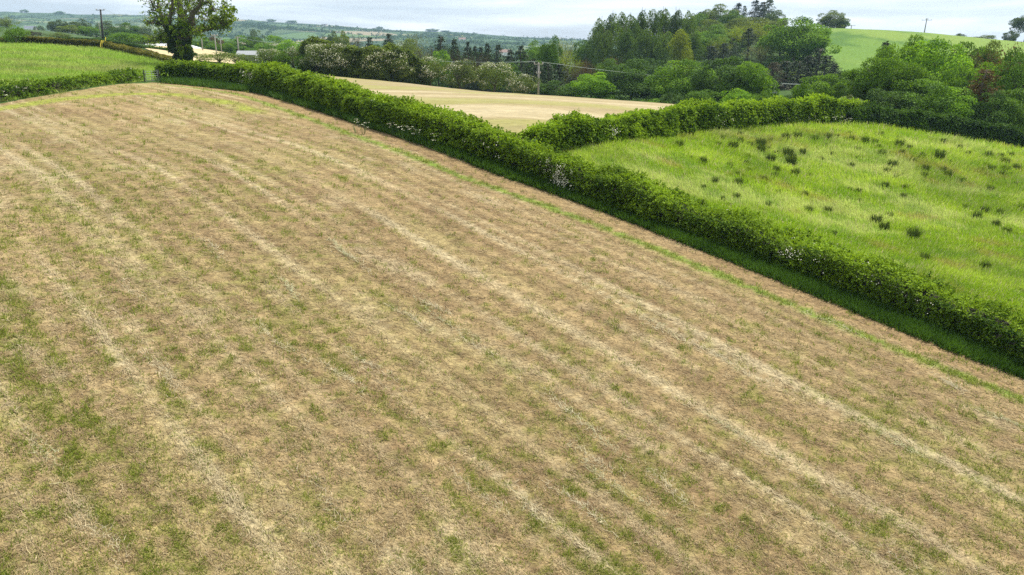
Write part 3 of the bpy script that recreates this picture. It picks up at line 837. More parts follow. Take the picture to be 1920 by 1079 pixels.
        for pos, dd in Pb:
            if len(pos) == 0: continue
            nl2 = 4
            PB = np.repeat(pos, nl2, 0) + rng.normal(0, .085, (len(pos) * nl2, 3)); s_ = np.clip(np.repeat(dd, nl2) / 36, .8, 3)
            mb.quads(leaf_quads(PB - off, rvec(len(PB)), .055 * s_, .055 * s_, 0), len(PB))
        if mb.n: link('blossom', mb.mesh(name + '_blossom'), BLOSSOM, root)
    return root

MAIN_TOP = [(300, 128), (327, 122), (415, 121), (477, 118), (540, 128), (565, 135), (600, 140), (650, 152), (700, 170), (775, 190), (825, 205), (875, 225), (950, 241), (984, 254),
            (1057, 279), (1108, 296), (1153, 316), (1237, 341), (1322, 372), (1378, 392), (1434, 410), (1517, 433), (1619, 468), (1690, 493), (1778, 520), (1866, 566), (1920, 588), (2400, 770)]
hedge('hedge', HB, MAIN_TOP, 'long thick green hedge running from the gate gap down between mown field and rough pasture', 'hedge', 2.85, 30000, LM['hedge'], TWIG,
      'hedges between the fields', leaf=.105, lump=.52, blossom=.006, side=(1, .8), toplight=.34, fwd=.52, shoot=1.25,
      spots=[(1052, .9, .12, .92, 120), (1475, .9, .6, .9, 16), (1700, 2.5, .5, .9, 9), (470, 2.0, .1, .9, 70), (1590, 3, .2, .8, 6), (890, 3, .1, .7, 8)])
CROSS_TOP = [(975, 241), (1030, 231), (1085, 220), (1210, 205), (1335, 195), (1435, 187), (1540, 187), (1600, 191), (1640, 203)]
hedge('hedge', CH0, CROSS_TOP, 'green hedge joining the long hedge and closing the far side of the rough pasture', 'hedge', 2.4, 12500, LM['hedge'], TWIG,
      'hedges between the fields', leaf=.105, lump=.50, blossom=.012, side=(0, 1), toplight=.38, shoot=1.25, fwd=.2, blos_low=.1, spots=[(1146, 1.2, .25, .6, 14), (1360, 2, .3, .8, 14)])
LHP = np.r_[hits([(270, 151), (225, 157), (125, 171), (0, 193)]), [LH_OUT]]
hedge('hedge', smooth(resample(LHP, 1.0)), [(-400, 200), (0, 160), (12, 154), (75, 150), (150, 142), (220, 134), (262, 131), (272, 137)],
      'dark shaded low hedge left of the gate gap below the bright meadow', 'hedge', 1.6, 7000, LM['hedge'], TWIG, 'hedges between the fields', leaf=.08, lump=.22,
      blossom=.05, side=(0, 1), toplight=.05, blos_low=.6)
HA = hits([(-60, 84), (0, 84), (67, 85), (140, 90), (188, 92.5), (250, 105.5), (325, 123)])
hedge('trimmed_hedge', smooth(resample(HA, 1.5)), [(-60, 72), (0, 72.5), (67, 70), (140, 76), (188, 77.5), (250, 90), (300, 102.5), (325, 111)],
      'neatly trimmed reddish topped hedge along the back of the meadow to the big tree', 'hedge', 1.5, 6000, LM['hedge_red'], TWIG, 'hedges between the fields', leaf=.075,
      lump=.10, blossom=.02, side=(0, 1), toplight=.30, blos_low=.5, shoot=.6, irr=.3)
HBb = np.array([wpt(118, 170), wpt(185, 170), wpt(222, 165), wpt(262, 160), wpt(300, 155), wpt(335, 150), wpt(356, 146)])
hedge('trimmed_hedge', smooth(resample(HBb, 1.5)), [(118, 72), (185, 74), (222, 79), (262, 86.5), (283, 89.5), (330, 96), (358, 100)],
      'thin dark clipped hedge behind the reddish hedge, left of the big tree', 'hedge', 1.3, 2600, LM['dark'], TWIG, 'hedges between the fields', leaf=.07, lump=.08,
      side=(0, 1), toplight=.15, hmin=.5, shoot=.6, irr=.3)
TALL = smooth(resample(np.array([wpt(560, 122), wpt(600, 116), wpt(650, 112), wpt(700, 114), wpt(775, 118.5), wpt(800, 119.5)]), 1.0))
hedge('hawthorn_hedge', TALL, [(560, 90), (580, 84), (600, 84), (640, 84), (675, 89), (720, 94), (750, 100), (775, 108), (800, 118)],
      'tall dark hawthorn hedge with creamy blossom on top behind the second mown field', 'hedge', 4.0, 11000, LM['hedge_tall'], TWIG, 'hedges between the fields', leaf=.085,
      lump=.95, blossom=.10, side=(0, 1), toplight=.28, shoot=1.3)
WOODE = smooth(resample(hits([(1600, 236), (1640, 238), (1700, 247), (1800, 262), (1920, 284)]), 1.0))
WOODE = np.r_[WOODE, [WOODE[-1] + pd * 12]]
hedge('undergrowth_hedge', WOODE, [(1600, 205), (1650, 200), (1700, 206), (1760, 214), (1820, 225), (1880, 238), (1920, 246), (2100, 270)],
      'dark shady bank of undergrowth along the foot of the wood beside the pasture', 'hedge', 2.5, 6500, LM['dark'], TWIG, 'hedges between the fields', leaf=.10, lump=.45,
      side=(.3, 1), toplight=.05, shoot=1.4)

# ------------------------------------------------------------------ trees
LN = [None]
def lobed(center, radii, lobes, n, leaf, lobe_r=(.16, .26), inner=.62, squash=.8, up=.25, zmin=-.55, edge=.95, skirt=0.0):
    c = rvec(lobes * 3); c = c[c[:, 2] > zmin][:lobes]
    if skirt:
        lo = c[:, 2] < 0; c[lo, :2] *= (1 + skirt * (1 / np.sqrt(np.maximum(1 - c[lo, 2] ** 2, .12)) - 1))[:, None]
    k = rng.uniform(inner - .15, inner + .18, len(c)); k[::4] *= .5
    cen = np.array(center) + c * np.array(radii) * k[:, None]
    rad = rng.uniform(*lobe_r, len(c)); rad[::4] *= 1.35
    w = rad ** 2; w /= w.sum()
    i = rng.choice(len(c), n, p=w)
    d = unit(rvec(n) + c[i] * .55 + np.array([0, 0, up]))
    rr = rad[i] * rng.uniform(.55, 1.06, n) ** .7
    P = cen[i] + d * rr[:, None] * np.array([1, 1, squash]) * edge
    A = unit(d * .6 + rng.normal(0, .7, (n, 3)))
    lt = rng.random(len(c))
    tint = np.clip(lt[i] * .42 + rng.random(n) * .40 + .30 * (rr / rad[i] - .62), 0, 1)      # outer leaves paler: young growth, plus sunlit highlights put into the tint
    LN[0] = unit(d * .6 + np.array([0, 0, .75]) + rng.normal(0, .45, (n, 3)))
    return P, A, tint, cen, rad
def trunk_mesh(name, h, r, limbs, spread, k=6, base=.0):
    mb = MB()
    zs = np.linspace(base, h, 6); wob = np.cumsum(rng.normal(0, .012, (6, 2)), 0); wob[0] = 0
    mb.tube(np.c_[wob, zs], np.linspace(r, r * .45, 6) * np.r_[1.35, 1, 1, 1, 1, 1], k)
    for j in range(limbs):
        f = rng.uniform(.35, .95); z0 = h * f; th = j * 2.4 + rng.uniform(-.4, .4)
        e = np.array([math.cos(th) * spread * rng.uniform(.6, 1), math.sin(th) * spread * rng.uniform(.6, 1), h * rng.uniform(1.0, 1.45)])
        b = np.array([np.interp(z0, zs, wob[:, 0]), np.interp(z0, zs, wob[:, 1]), z0])
        t = np.linspace(0, 1, 5)[:, None]
        P = b + (e - b) * t; P[:, 2] += (np.sin(t[:, 0] * np.pi) * .03)
        mb.tube(P, np.linspace(r * .5, r * .12, 5), 5)
    return mb.mesh(name, True)
KIND = {}
def reg(kind, trunk, parts): KIND.setdefault(kind, []).append((trunk, parts))
def crown_mesh(name, P, A, tint, leaf, asp=.62):
    mb = MB(); L = rng.uniform(.7, 1.3, len(P)) * leaf
    nr_ = LN[0] if LN[0] is not None and len(LN[0]) == len(P) else None; LN[0] = None
    mb.quads(leaf_quads(P, A, L, L * asp, .15, nr_), len(P), tint); return mb.mesh(name)
for v in range(4):      # dome: leafy almost to the ground
    P, A, t, cen, rad = lobed((0, 0, .47), (.52, .52, .52), 52, 16000, .03, (.11, .20), .74, .68, .15, -.97, skirt=.75)
    P[:, 2] = np.clip(P[:, 2], .02, 1.02)
    reg('dome', trunk_mesh('trunk', .55, .028, 5, .25), [('crown', crown_mesh('dome_crown', P, A, t, .032))])
for v in range(4):      # broad: clear stem below
    P, A, t, cen, rad = lobed((0, 0, .56), (.54, .54, .44), 44, 14000, .03, (.11, .20), .72, .66, .25, -.6)
    reg('broad', trunk_mesh('trunk', .55, .03, 6, .28), [('crown', crown_mesh('broad_crown', P, A, t, .030))])
for v in range(3):      # poplar: narrow plumes
    P = []; A = []; t = []
    for q in range(22):
        th = rng.uniform(0, 6.28); r = rng.uniform(.05, .36); z0 = rng.uniform(.08, .62); hh = rng.uniform(.26, .40)
        if q < 6: r = rng.uniform(0, .22); z0 = .60 + .03 * q; hh = .26
        m = 420; f = rng.random(m); rr = .17 * np.sin(np.pi * np.clip(f * .85 + .12, 0, 1)) * rng.uniform(.5, 1.05, m)
        an = rng.uniform(0, 6.28, m)
        P.append(np.c_[math.cos(th) * r + np.cos(an) * rr, math.sin(th) * r + np.sin(an) * rr, np.minimum(z0 + f * hh, 1.0)])
        A.append(unit(np.c_[np.cos(an), np.sin(an), np.full(m, .8)] + rng.normal(0, .6, (m, 3)))); t.append(np.clip(rng.random() * .5 + rng.random(m) * .5, 0, 1))
    reg('poplar', trunk_mesh('trunk', .75, .03, 4, .1), [('crown', crown_mesh('poplar_crown', np.concatenate(P), np.concatenate(A), np.concatenate(t), .026))])
def conifer(tiers, per, droop, gap, leaf, zb=.06, pw=.85):
    P = []; A = []; t = []
    for q in range(tiers):
        z = zb + (1 - zb) * (q + rng.uniform(-.3, .3)) / tiers; z = min(max(z, zb), .99)
        R = .5 * (1 - z) ** pw + .02
        for b in range(per):
            th = rng.uniform(0, 6.28); Rb = R * rng.uniform(.6, 1.1); m = int(12 + 40 * Rb)
            f = rng.random(m) ** .7
            P.append(np.c_[np.cos(th) * Rb * f, np.sin(th) * Rb * f, z - droop * Rb * f + .05 * (f ** 3) * Rb] + rng.normal(0, .010 + .02 * Rb, (m, 3)))
            A.append(unit(np.tile([math.cos(th), math.sin(th), -.35], (m, 1)) + rng.normal(0, .55, (m, 3)))); t.append(np.clip(rng.random() * .5 + rng.random(m) * .4 + f * .12, 0, 1))
    P = np.concatenate(P); P[:, 2] = np.clip(P[:, 2], .01, 1.02)
    return P, np.concatenate(A), np.concatenate(t)
for v in range(3):
    P, A, t = conifer(24, 9, .35, 0, .03); reg('conifer', trunk_mesh('trunk', .95, .022, 0, 0), [('crown', crown_mesh('conifer_crown', P, A, t, .030, .45))])
for v in range(2):      # old spruce: open tiers
    P, A, t = conifer(17, 10, .25, 0, .03, .1, .7); reg('spruce', trunk_mesh('trunk', .97, .02, 0, 0), [('crown', crown_mesh('spruce_crown', P, A, t, .036, .45))])
for v in range(3):      # airy: fans of thin twigs with small young leaves
    P = []; A = []; t = []
    for b in range(46):
        th = rng.uniform(0, 6.28); tilt = rng.uniform(.05, 1.0) ** .8; m = 85
        e = np.array([math.cos(th) * .50 * tilt, math.sin(th) * .50 * tilt, rng.uniform(.62, 1.0) * (1 - .22 * tilt ** 2)])
        s0 = np.array([e[0] * .12, e[1] * .12, rng.uniform(.05, .3)])
        f = rng.random(m) ** .6
        P.append(s0 + (e - s0) * f[:, None] + np.c_[rng.normal(0, .028, (m, 3))]); A.append(unit((e - s0) + rng.normal(0, .45, (m, 3))))
        t.append(np.clip(rng.random() * .4 + rng.random(m) * .5, 0, 1))
    mbt = MB()
    reg('airy', trunk_mesh('trunk', .55, .02, 9, .26), [('crown', crown_mesh('airy_crown', np.concatenate(P), np.concatenate(A), np.concatenate(t), .026, .5))])
for v in range(3):      # hawthorn: low round crown with blossom
    P, A, t, cen, rad = lobed((0, 0, .52), (.52, .52, .47), 30, 6500, .03, (.13, .22), .66, .8, .2, -.8)
    P[:, 2] = np.clip(P[:, 2], .02, 1.03)
    sel = (P[:, 2] > .30) & (fbm(P[:, 0] * 4 + v * 7, P[:, 2] * 4 + P[:, 1] * 2, 2, 5) > .47) & (rng.random(len(P)) < .55)
    rr = np.linalg.norm(P - [0, 0, .5], axis=1); sel &= rr > np.median(rr)
    PB = P[sel] + unit(P[sel] - [0, 0, .5]) * .012
    reg('haw', trunk_mesh('trunk', .5, .03, 6, .3), [('crown', crown_mesh('hawthorn_crown', P, A, t, .030)), ('blossom', crown_mesh('hawthorn_blossom', PB, rvec(len(PB)), np.full(len(PB), .5), .024, .9))])
for v in range(3):      # bush
    P, A, t, cen, rad = lobed((0, 0, .44), (.52, .52, .52), 24, 4200, .04, (.16, .27), .64, .8, .3, -.5)
    P[:, 2] = np.clip(P[:, 2], .0, 1.03)
    reg('bush', trunk_mesh('stems', .5, .035, 6, .3), [('crown', crown_mesh('bush_crown', P, A, t, .042))])
NAMES = {'dome': 'leafy_tree', 'broad': 'broadleaf_tree', 'poplar': 'poplar_tree', 'conifer': 'conifer_tree', 'spruce': 'spruce_tree', 'airy': 'feathery_tree', 'haw': 'hawthorn_tree', 'bush': 'bush'}
CATS = {'dome': 'tree', 'broad': 'tree', 'poplar': 'poplar', 'conifer': 'conifer', 'spruce': 'spruce', 'airy': 'tree', 'haw': 'hawthorn', 'bush': 'bush'}
_vi = {}
WMUL = {'conifer': 2.25, 'spruce': 2.2, 'poplar': 1.6, 'airy': 1.35, 'haw': 1.15, 'bush': 1.15}
def plant(kind, px, top, w, D, col, label, group=None, bark=None, name=None):
    x, y, z = at(px, D)
    h = max(.8, ztop(top, px, D) - z)
    wd = w * D / F * WMUL.get(kind, 1.24)
    vs = KIND[kind]; i = _vi.get(kind, 0); _vi[kind] = i + 1
    tr, parts = vs[i % len(vs)]
    r = empty(name or NAMES[kind], (x, y, z - .05), label, CATS[kind], group, rz=float(rng.uniform(0, 6.28)), scale=(wd, wd, h))
    link('stem' if kind == 'bush' else 'trunk', tr, bark or BARK, r)
    for nm, me in parts:
        link(nm, me, BLOSSOM if nm == 'blossom' else LM[col], r)
    return r

G1 = 'round sycamores behind the second mown field'
G2 = 'trees of the wood beside the pasture'
G3 = 'tall poplars behind the sycamores'
G4 = 'trees on the wooded hill'
G5 = 'trees behind the flowering hedge'
G6 = 'trees in the valley'
G7 = 'dark conifers below the green hill'
G8 = 'trees on the skyline of the green hill'
G9 = 'flowering hawthorns beside the second mown field'
T = [
 ('haw', 592, 80, 54, 117, 'hedge_tall', 'flowering hawthorn rising at the left end of the tall dark hedge', G9),
 ('haw', 638, 80, 62, 114, 'hedge_tall', 'flowering hawthorn rising from the tall hedge under the brownish green tree', G9),
 ('haw', 690, 84, 64, 115, 'hedge_tall', 'flowering hawthorn rising from the middle of the tall dark hedge', G9),
 ('haw', 742, 94, 58, 117, 'hedge_tall', 'flowering hawthorn at the sloping right end of the tall dark hedge', G9),
 # the four hawthorns at the right end of the flowering hedge
 ('haw', 806, 105, 62, 121, 'hedge_tall', 'hawthorn covered in white blossom next to the tall dark hedge', G9),
 ('haw', 862, 109, 72, 124, 'hedge_tall', 'second hawthorn from the tall hedge, widest round top, sparsely blossomed', G9),
 ('haw', 926, 115, 68, 127, 'hedge_tall', 'creamy round hawthorn two bushes left of the pale power pole', G9),
 ('haw', 984, 138, 52, 129, 'hedge_tall', 'low hawthorn with white blossom leaning against the pale power pole', G9),
 ('bush', 1045, 182, 22, 128, 'pale', 'tiny pale dry shrub at the edge of the mown field right of the pole', None),
 # sycamores
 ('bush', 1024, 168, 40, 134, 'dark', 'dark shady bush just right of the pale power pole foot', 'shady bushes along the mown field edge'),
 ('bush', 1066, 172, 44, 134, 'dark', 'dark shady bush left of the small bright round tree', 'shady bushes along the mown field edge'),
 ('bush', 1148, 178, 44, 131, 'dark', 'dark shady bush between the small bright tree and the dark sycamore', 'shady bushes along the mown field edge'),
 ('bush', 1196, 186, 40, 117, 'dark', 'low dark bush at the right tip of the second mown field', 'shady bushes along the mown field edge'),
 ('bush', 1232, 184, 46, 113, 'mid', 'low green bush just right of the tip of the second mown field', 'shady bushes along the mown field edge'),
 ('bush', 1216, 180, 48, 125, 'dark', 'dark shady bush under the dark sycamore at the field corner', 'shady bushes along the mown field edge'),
 ('dome', 1110, 130, 70, 134, 'bright', 'small bright green round tree nearest the pale power pole', G1),
 ('dome', 1187, 113, 98, 137, 'dark', 'dark round sycamore between the small bright tree and the wider pair', G1),
 ('bush', 1241, 158, 34, 133, 'mid', 'bush filling the gap between the dark sycamore and the broad green one', G1),
 ('dome', 1293, 110, 108, 126, 'bright', 'broad green sycamore with a peaked top left of the twin crowned pair', G1),
 ('dome', 1366, 105, 88, 112, 'dark', 'deep green sycamore between two brighter ones above the cross hedge', G1),
 ('dome', 1412, 105, 72, 110, 'bright', 'bright yellow green sycamore with sunlit top beside the dark conifers', G1),
 ('bush', 1473, 176, 22, 90, 'bright', 'small bright bush poking above the cross hedge under the short pole', None),
 # right-hand wood
 ('conifer', 1660, 73, 44, 104, 'conif', 'dark conifer tip at the near corner of the wood', G2),
 ('broad', 1706, 67, 84, 101, 'bright', 'light green crown at the top of the wood next to the conifer tip', G2),
 ('broad', 1664, 92, 92, 93, 'bright', 'slender stemmed light green tree at the near corner of the wood', G2),
 ('dome', 1640, 128, 70, 95, 'mid', 'mid green tree bulging at the foot of the green hill', G2),
 ('dome', 1761, 70, 120, 97, 'bright', 'large sycamore with sagging leaf layers at the middle top of the wood', G2),
 ('dome', 1752, 148, 110, 87, 'mid', 'lower sycamore in front of the large one in the wood', G2),
 ('airy', 1812, 84, 76, 99, 'brown', 'bare purplish brown tree in the middle of the wood', G2),
 ('dome', 1822, 104, 78, 90, 'bright', 'tall vivid green sycamore next to the rust brown conifer', G2),
 ('dome', 1800, 165, 84, 85, 'bright', 'green tree at the wood edge left of the rust brown conifer', G2),
 ('airy', 1882, 76, 104, 97, 'copper', 'copper brown tree above the rust brown conifer', G2),
 ('spruce', 1858, 126, 64, 85, 'rust', 'rust brown dying conifer with layered branches in the wood', G2),
 ('dome', 1918, 88, 84, 93, 'mid', 'tall green tree at the right border of the view above the shade', G2),
 ('dome', 1912, 165, 84, 84, 'mid', 'dark green tree at the right border just above the undergrowth bank', G2),
 ('dome', 1688, 160, 86, 86, 'dark', 'shaded tree at the wood edge under the slender pale stems', G2),
 ('dome', 1850, 62 + 20, 60, 104, 'olive', 'olive crown on the top of the wood between brown and copper trees', G2),
 ('haw', 1606, 176, 36, 82, 'hedge_tall', 'small white flowering hawthorn where the cross hedge meets the wood', None),
 ('dome', 1586, 132, 64, 98, 'dark', 'dark tree in the gap below the green hill', G2),
 ('dome', 1551, 138, 74, 95, 'bright', 'bright spreading sycamore between the dark conifers and the hill gap', G2),
 ('dome', 1615, 142, 56, 92, 'mid', 'mid green tree just left of the slender stemmed tree', G2),
 ('dome', 1792, 84, 84, 102, 'mid', 'green crown filling the top of the wood left of the brown trees', G2),
 ('dome', 1728, 80, 70, 104, 'mid', 'green crown behind the light green one at the top of the wood', G2),
 ('dome', 1846, 88, 84, 106, 'mid', 'green crown behind the rust brown conifer top', G2),
 ('dome', 1890, 84, 80, 104, 'dark', 'dark green crown behind the copper brown tree', G2),
 ('dome', 1830, 140, 70, 89, 'dark', 'dark green tree squeezed left of the rust brown conifer', G2),
 ('dome', 1884, 170, 70, 83, 'dark', 'dark green low tree just right of the rust brown conifer', G2),
 ('dome', 1720, 120, 80, 93, 'mid', 'mid green tree behind the lower sycamore of the wood', G2),
 ('bush', 1268, 170, 44, 108, 'dark', 'low green growth under the broad peaked sycamore', G1),
 ('bush', 1322, 166, 52, 106, 'mid', 'low green growth between the peaked sycamore and the twin crowned pair', G1),
 ('bush', 1388, 164, 54, 104, 'bright', 'low bright growth under the bright yellow green sycamore', G1),
 ('bush', 1492, 170, 44, 104, 'dark', 'dark low growth under the conifers right of the short pole', G7),
 ('bush', 1524, 168, 44, 102, 'dark', 'dark low growth under the conifers left of the spreading sycamore', G7),
 ('bush', 1440, 168, 34, 101, 'mid', 'low green growth left of the short pole', G1),
 # poplars
 ('dome', 1099, 62, 42, 222, 'mid', 'round green tree at the left foot of the poplars', G3),
 ('poplar', 1122, 36, 36, 216, 'poplar', 'leftmost tall poplar standing over the round tree', G3),
 ('poplar', 1145, 27, 36, 214, 'poplar', 'second tall poplar from the valley side', G3),
 ('poplar', 1164, 24, 34, 218, 'poplar', 'third tall poplar from the valley side', G3),
 ('poplar', 1183, 29, 34, 212, 'poplar', 'fourth tall poplar from the valley side, a little shorter', G3),
 ('poplar', 1201, 21, 36, 216, 'poplar', 'fifth tall poplar from the valley side', G3),
 ('poplar', 1222, 19, 36, 214, 'poplar', 'sixth poplar of the row, at its highest point', G3),
 ('poplar', 1244, 18, 36, 217, 'poplar', 'seventh poplar of the row, at its highest point', G3),
 ('poplar', 1266, 20, 36, 213, 'poplar', 'poplar behind the yellow green column tree', G3),
 ('poplar', 1288, 24, 36, 215, 'poplar', 'last poplar of the row beside the wooded hill', G3),
 ('poplar', 1133, 58, 40, 203, 'poplar', 'shorter poplar in front of the first two poplars', G3),
 ('poplar', 1173, 52, 42, 201, 'poplar', 'shorter poplar in front of the third and fourth poplars', G3),
 ('poplar', 1213, 55, 42, 202, 'poplar', 'shorter poplar in front of the fifth and sixth poplars', G3),
 ('poplar', 1245, 60, 40, 200, 'poplar', 'shorter poplar just left of the yellow green column tree', G3),
 ('poplar', 1300, 62, 40, 200, 'poplar', 'shorter poplar just right of the yellow green column tree', G3),
 ('poplar', 1275, 56, 46, 194, 'yellow', 'yellow green column shaped tree in front of the poplars', G3),
 ('dome', 1150, 112, 56, 178, 'mid', 'rounded green tree under the poplars behind the small bright tree', G3),
 ('airy', 1152, 104, 44, 180, 'copper', 'reddish brown twiggy tree under the poplars', G3),
 ('dome', 1226, 108, 60, 180, 'dark', 'dark tree under the poplars behind the dark sycamore', G3),
 # wooded hill
 ('dome', 1306, 26, 64, 292, 'mid', 'round crown beside the last poplar on the wooded hill', G4),
 ('dome', 1319, 12, 38, 312, 'dark', 'dark rounded crown at the very top of the wooded hill', G4),
 ('dome', 1346, 10, 54, 306, 'olive', 'lighter olive crown at the very top of the wooded hill', G4),
 ('dome', 1366, 19, 44, 300, 'mid', 'green crown on the hilltop left of the spruces', G4),
 ('dome', 1328, 36, 70, 272, 'olive', 'olive crown in the middle of the wooded hillside', G4),
 ('dome', 1310, 54, 70, 252, 'bright', 'vivid green crown halfway up the wooded hill', G4),
 ('dome', 1352, 48, 66, 250, 'mid', 'wide dark topped crown halfway up the wooded hill', G4),
 ('dome', 1342, 63, 62, 236, 'mid', 'crown low on the wooded hill above the dark firs', G4),
 ('dome', 1376, 34, 56, 268, 'olive', 'olive crown under the spruces', G4),
 ('airy', 1388, 44, 60, 242, 'yellow', 'yellow green feathery tree left of the lone fir', G4),
 ('airy', 1424, 36, 80, 238, 'yellow', 'tall yellow green feathery tree right of the lone fir', G4),
 ('dome', 1412, 28, 84, 284, 'olive', 'pale green wide crown below the hilltop spruces', G4),
 ('conifer', 1402, 52, 40, 212, 'conif', 'lone dark fir in front of the yellow green trees', G4),
 ('conifer', 1372, 70, 24, 216, 'conif', 'small slim fir left of the lone dark fir', G4),
 ('airy', 1352, 66, 44, 214, 'yellow', 'yellow green young tree low on the wooded hill', G4),
 ('conifer', 1334, 84, 46, 200, 'conif', 'dark fir low behind the broad green sycamore', G4),
 ('conifer', 1358, 80, 36, 202, 'conif', 'second dark fir low behind the sycamores', G4),
 ('airy', 1426, 82, 54, 200, 'pale', 'pale feathery bush above the bright yellow green sycamore', G4),
 ('spruce', 1376, 3, 24, 322, 'conif', 'separate spruce left on the hilltop against the sky', G4),
 ('spruce', 1389, 9, 14, 326, 'blue', 'small faint spruce between the hilltop spruces', G4),
 ('spruce', 1408, -3, 22, 322, 'conif', 'middle hilltop spruce with open tiers', G4),
 ('spruce', 1422, 2, 26, 318, 'conif', 'darkest dense hilltop spruce', G4),
 ('spruce', 1434, -4, 26, 322, 'blue', 'grey green spruce at the right end of the hilltop row', G4),
 ('dome', 1447, 20, 30, 302, 'blue', 'grey green round tree at the right end of the hilltop', G4),
 ('dome', 1490, 31, 100, 202, 'bright', 'big leafy green tree at the right end of the wooded hill', G4),
 ('dome', 1518, 44, 50, 206, 'bright', 'smaller crown at the edge of the green hill pasture', G4),
 ('dome', 1462, 48, 46, 214, 'mid', 'crown left of the big leafy tree on the wooded hill', G4),
 # conifers
 ('conifer', 1536, 88, 54, 160, 'conif', 'tallest dark conifer below the green hill', G7),
 ('conifer', 1553, 102, 48, 156, 'conif', 'dark conifer right of the tallest one', G7),
 ('conifer', 1518, 104, 50, 159, 'conif', 'dark conifer left of the tallest one', G7),
 ('conifer', 1497, 112, 52, 158, 'conif', 'dark conifer third to the left of the hill gap', G7),
 ('conifer', 1475, 112, 48, 160, 'conif', 'dark conifer directly behind the short pole', G7),
 ('conifer', 1455, 116, 46, 158, 'brown', 'brownish conifer behind the bright yellow green sycamore', G7),
 ('conifer', 1568, 118, 36, 150, 'conif', 'lowest dark conifer at the edge of the green hill', G7),
 # skyline
 ('dome', 1552, 20, 38, 308, 'olive', 'lone round tree on the crest of the green hill', G8),
 ('dome', 1569, 33, 22, 308, 'mid', 'little tree against the right side of the lone round tree', G8),
 ('bush', 1795, 61, 14, 303, 'blue', 'tiny bush on the crest right of the cross shaped pole', G8),
 ('dome', 1888, 58, 20, 297, 'blue', 'small round tree on the skyline left of the tall one', G8),
 ('broad', 1917, 27, 44, 280, 'blue', 'tall dark skyline tree at the right border', G8),
 ('bush', 1846, 65, 26, 292, 'olive', 'skyline bush with bare twigs above the wood', G8),
 ('bush', 1824, 71, 26, 286, 'olive', 'low skyline bush left of the twiggy one', G8),
 # behind the flowering hedge
 ('broad', 622, 61, 26, 262, 'blue', 'green tree left of the brownish pair behind the flowering hedge', G5),
 ('broad', 642, 59, 28, 258, 'olive', 'brownish green tree beside the grey green one over the hedge', G5),
 ('airy', 667, 60, 34, 252, 'brown', 'thin brown twiggy tree over the flowering hedge', G5),
 ('conifer', 694, 67, 26, 236, 'conif', 'small olive conifer right of the brown twiggy tree', G5),
 ('conifer', 731, 62, 36, 212, 'conif', 'leftmost tall dark conifer behind the flowering hedge', G5),
 ('dome', 712, 82, 40, 216, 'blue', 'low grey green tree at the foot of the leftmost tall conifer', G5),
 ('airy', 776, 60, 66, 214, 'pale', 'wide pale fan shaped tree between the conifers', G5),
 ('dome', 760, 76, 52, 200, 'olive', 'yellowish rounded tree in front of the pale fan shaped tree', G5),
 ('airy', 798, 82, 46, 186, 'brown', 'dark brown twiggy tree above the flowering hedge', G5),
 ('conifer', 827, 64, 40, 194, 'conif', 'broadest dark conifer in the row behind the hawthorns', G5),
 ('conifer', 852, 70, 28, 190, 'conif', 'conifer just right of the broadest one', G5),
 ('conifer', 877, 77, 28, 186, 'conif', 'pointed conifer third from the broadest one', G5),
 ('conifer', 891, 83, 20, 188, 'conif', 'little conifer between two pointed ones', G5),
 ('conifer', 902, 85, 20, 184, 'conif', 'second little conifer left of the twin conifers', G5),
 ('conifer', 914, 80, 28, 180, 'conif', 'left one of the twin conifers behind the hawthorns', G5),
 ('conifer', 934, 80, 30, 178, 'conif', 'right one of the twin conifers behind the hawthorns', G5),
 ('dome', 822, 93, 46, 172, 'bright', 'bright green bush tree in front of the broadest conifer', G5),
 ('airy', 868, 90, 60, 172, 'brown', 'brown thicket under the pointed conifer', G5),
 ('airy', 906, 98, 50, 168, 'brown', 'brown thicket under the twin conifers', G5),
 ('conifer', 957, 90, 30, 174, 'conif', 'conifer left of the big dark one near the pole', G5),
 ('conifer', 976, 84, 44, 168, 'conif', 'big dark conifer left of the pale power pole', G5),
 ('broad', 1002, 79, 40, 236, 'bright', 'light green round tree in the distance above the pole top', G5),
 ('broad', 1020, 84, 30, 238, 'mid', 'small distant green tree right of the light round one', G5),
 ('broad', 1033, 70, 32, 168, 'mid', 'slim tall green tree right of the pole top', G5),
 ('airy', 1062, 66, 46, 244, 'pale', 'pale leafless looking tree before the far hills', G5),
 ('airy', 1064, 88, 48, 176, 'yellow', 'yellow green feathery tree right of the slim tall one', G5),
 ('conifer', 1000, 108, 56, 142, 'conif', 'black green conifer just behind the pale power pole', G5),
 ('conifer', 1026, 114, 54, 140, 'conif', 'black green conifer right of the pole', G5),
 ('conifer', 1052, 118, 54, 141, 'conif', 'black green conifer next to the small bright tree', G5),
 ('airy', 1078, 116, 50, 142, 'brown', 'dark brown thicket beside the small bright tree', G5),
 ('dome', 1040, 150, 60, 133, 'dark', 'dark undergrowth tree at the field corner right of the pole', G5),
 ('airy', 1096, 106, 46, 176, 'copper', 'reddish twiggy tree behind the small bright tree', G5),
 ('dome', 950, 112, 50, 160, 'dark', 'dark tree behind the creamy hawthorn', G5),
 ('dome', 700, 86, 50, 204, 'dark', 'dark rounded tree at the left end of the conifer row', G5),
 ('dome', 846, 90, 56, 200, 'dark', 'dark rounded tree under the two broadest conifers', G5),
 ('dome', 896, 96, 56, 196, 'dark', 'dark rounded tree filling the gap under the little conifers', G5),
 ('dome', 932, 100, 50, 184, 'conif', 'blackish tree under the twin conifers', G5),
 ('dome', 990, 104, 50, 178, 'mid', 'mid green tree behind the black green conifers', G5),
 ('airy', 746, 92, 60, 190, 'brown', 'brown twiggy tree left of the pale fan shaped one', G5),
 # bushes at the left of the flowering hedge
 ('bush', 413, 95, 66, 116, 'olive', 'round olive bush right of the big tree', 'bushes left of the flowering hedge'),
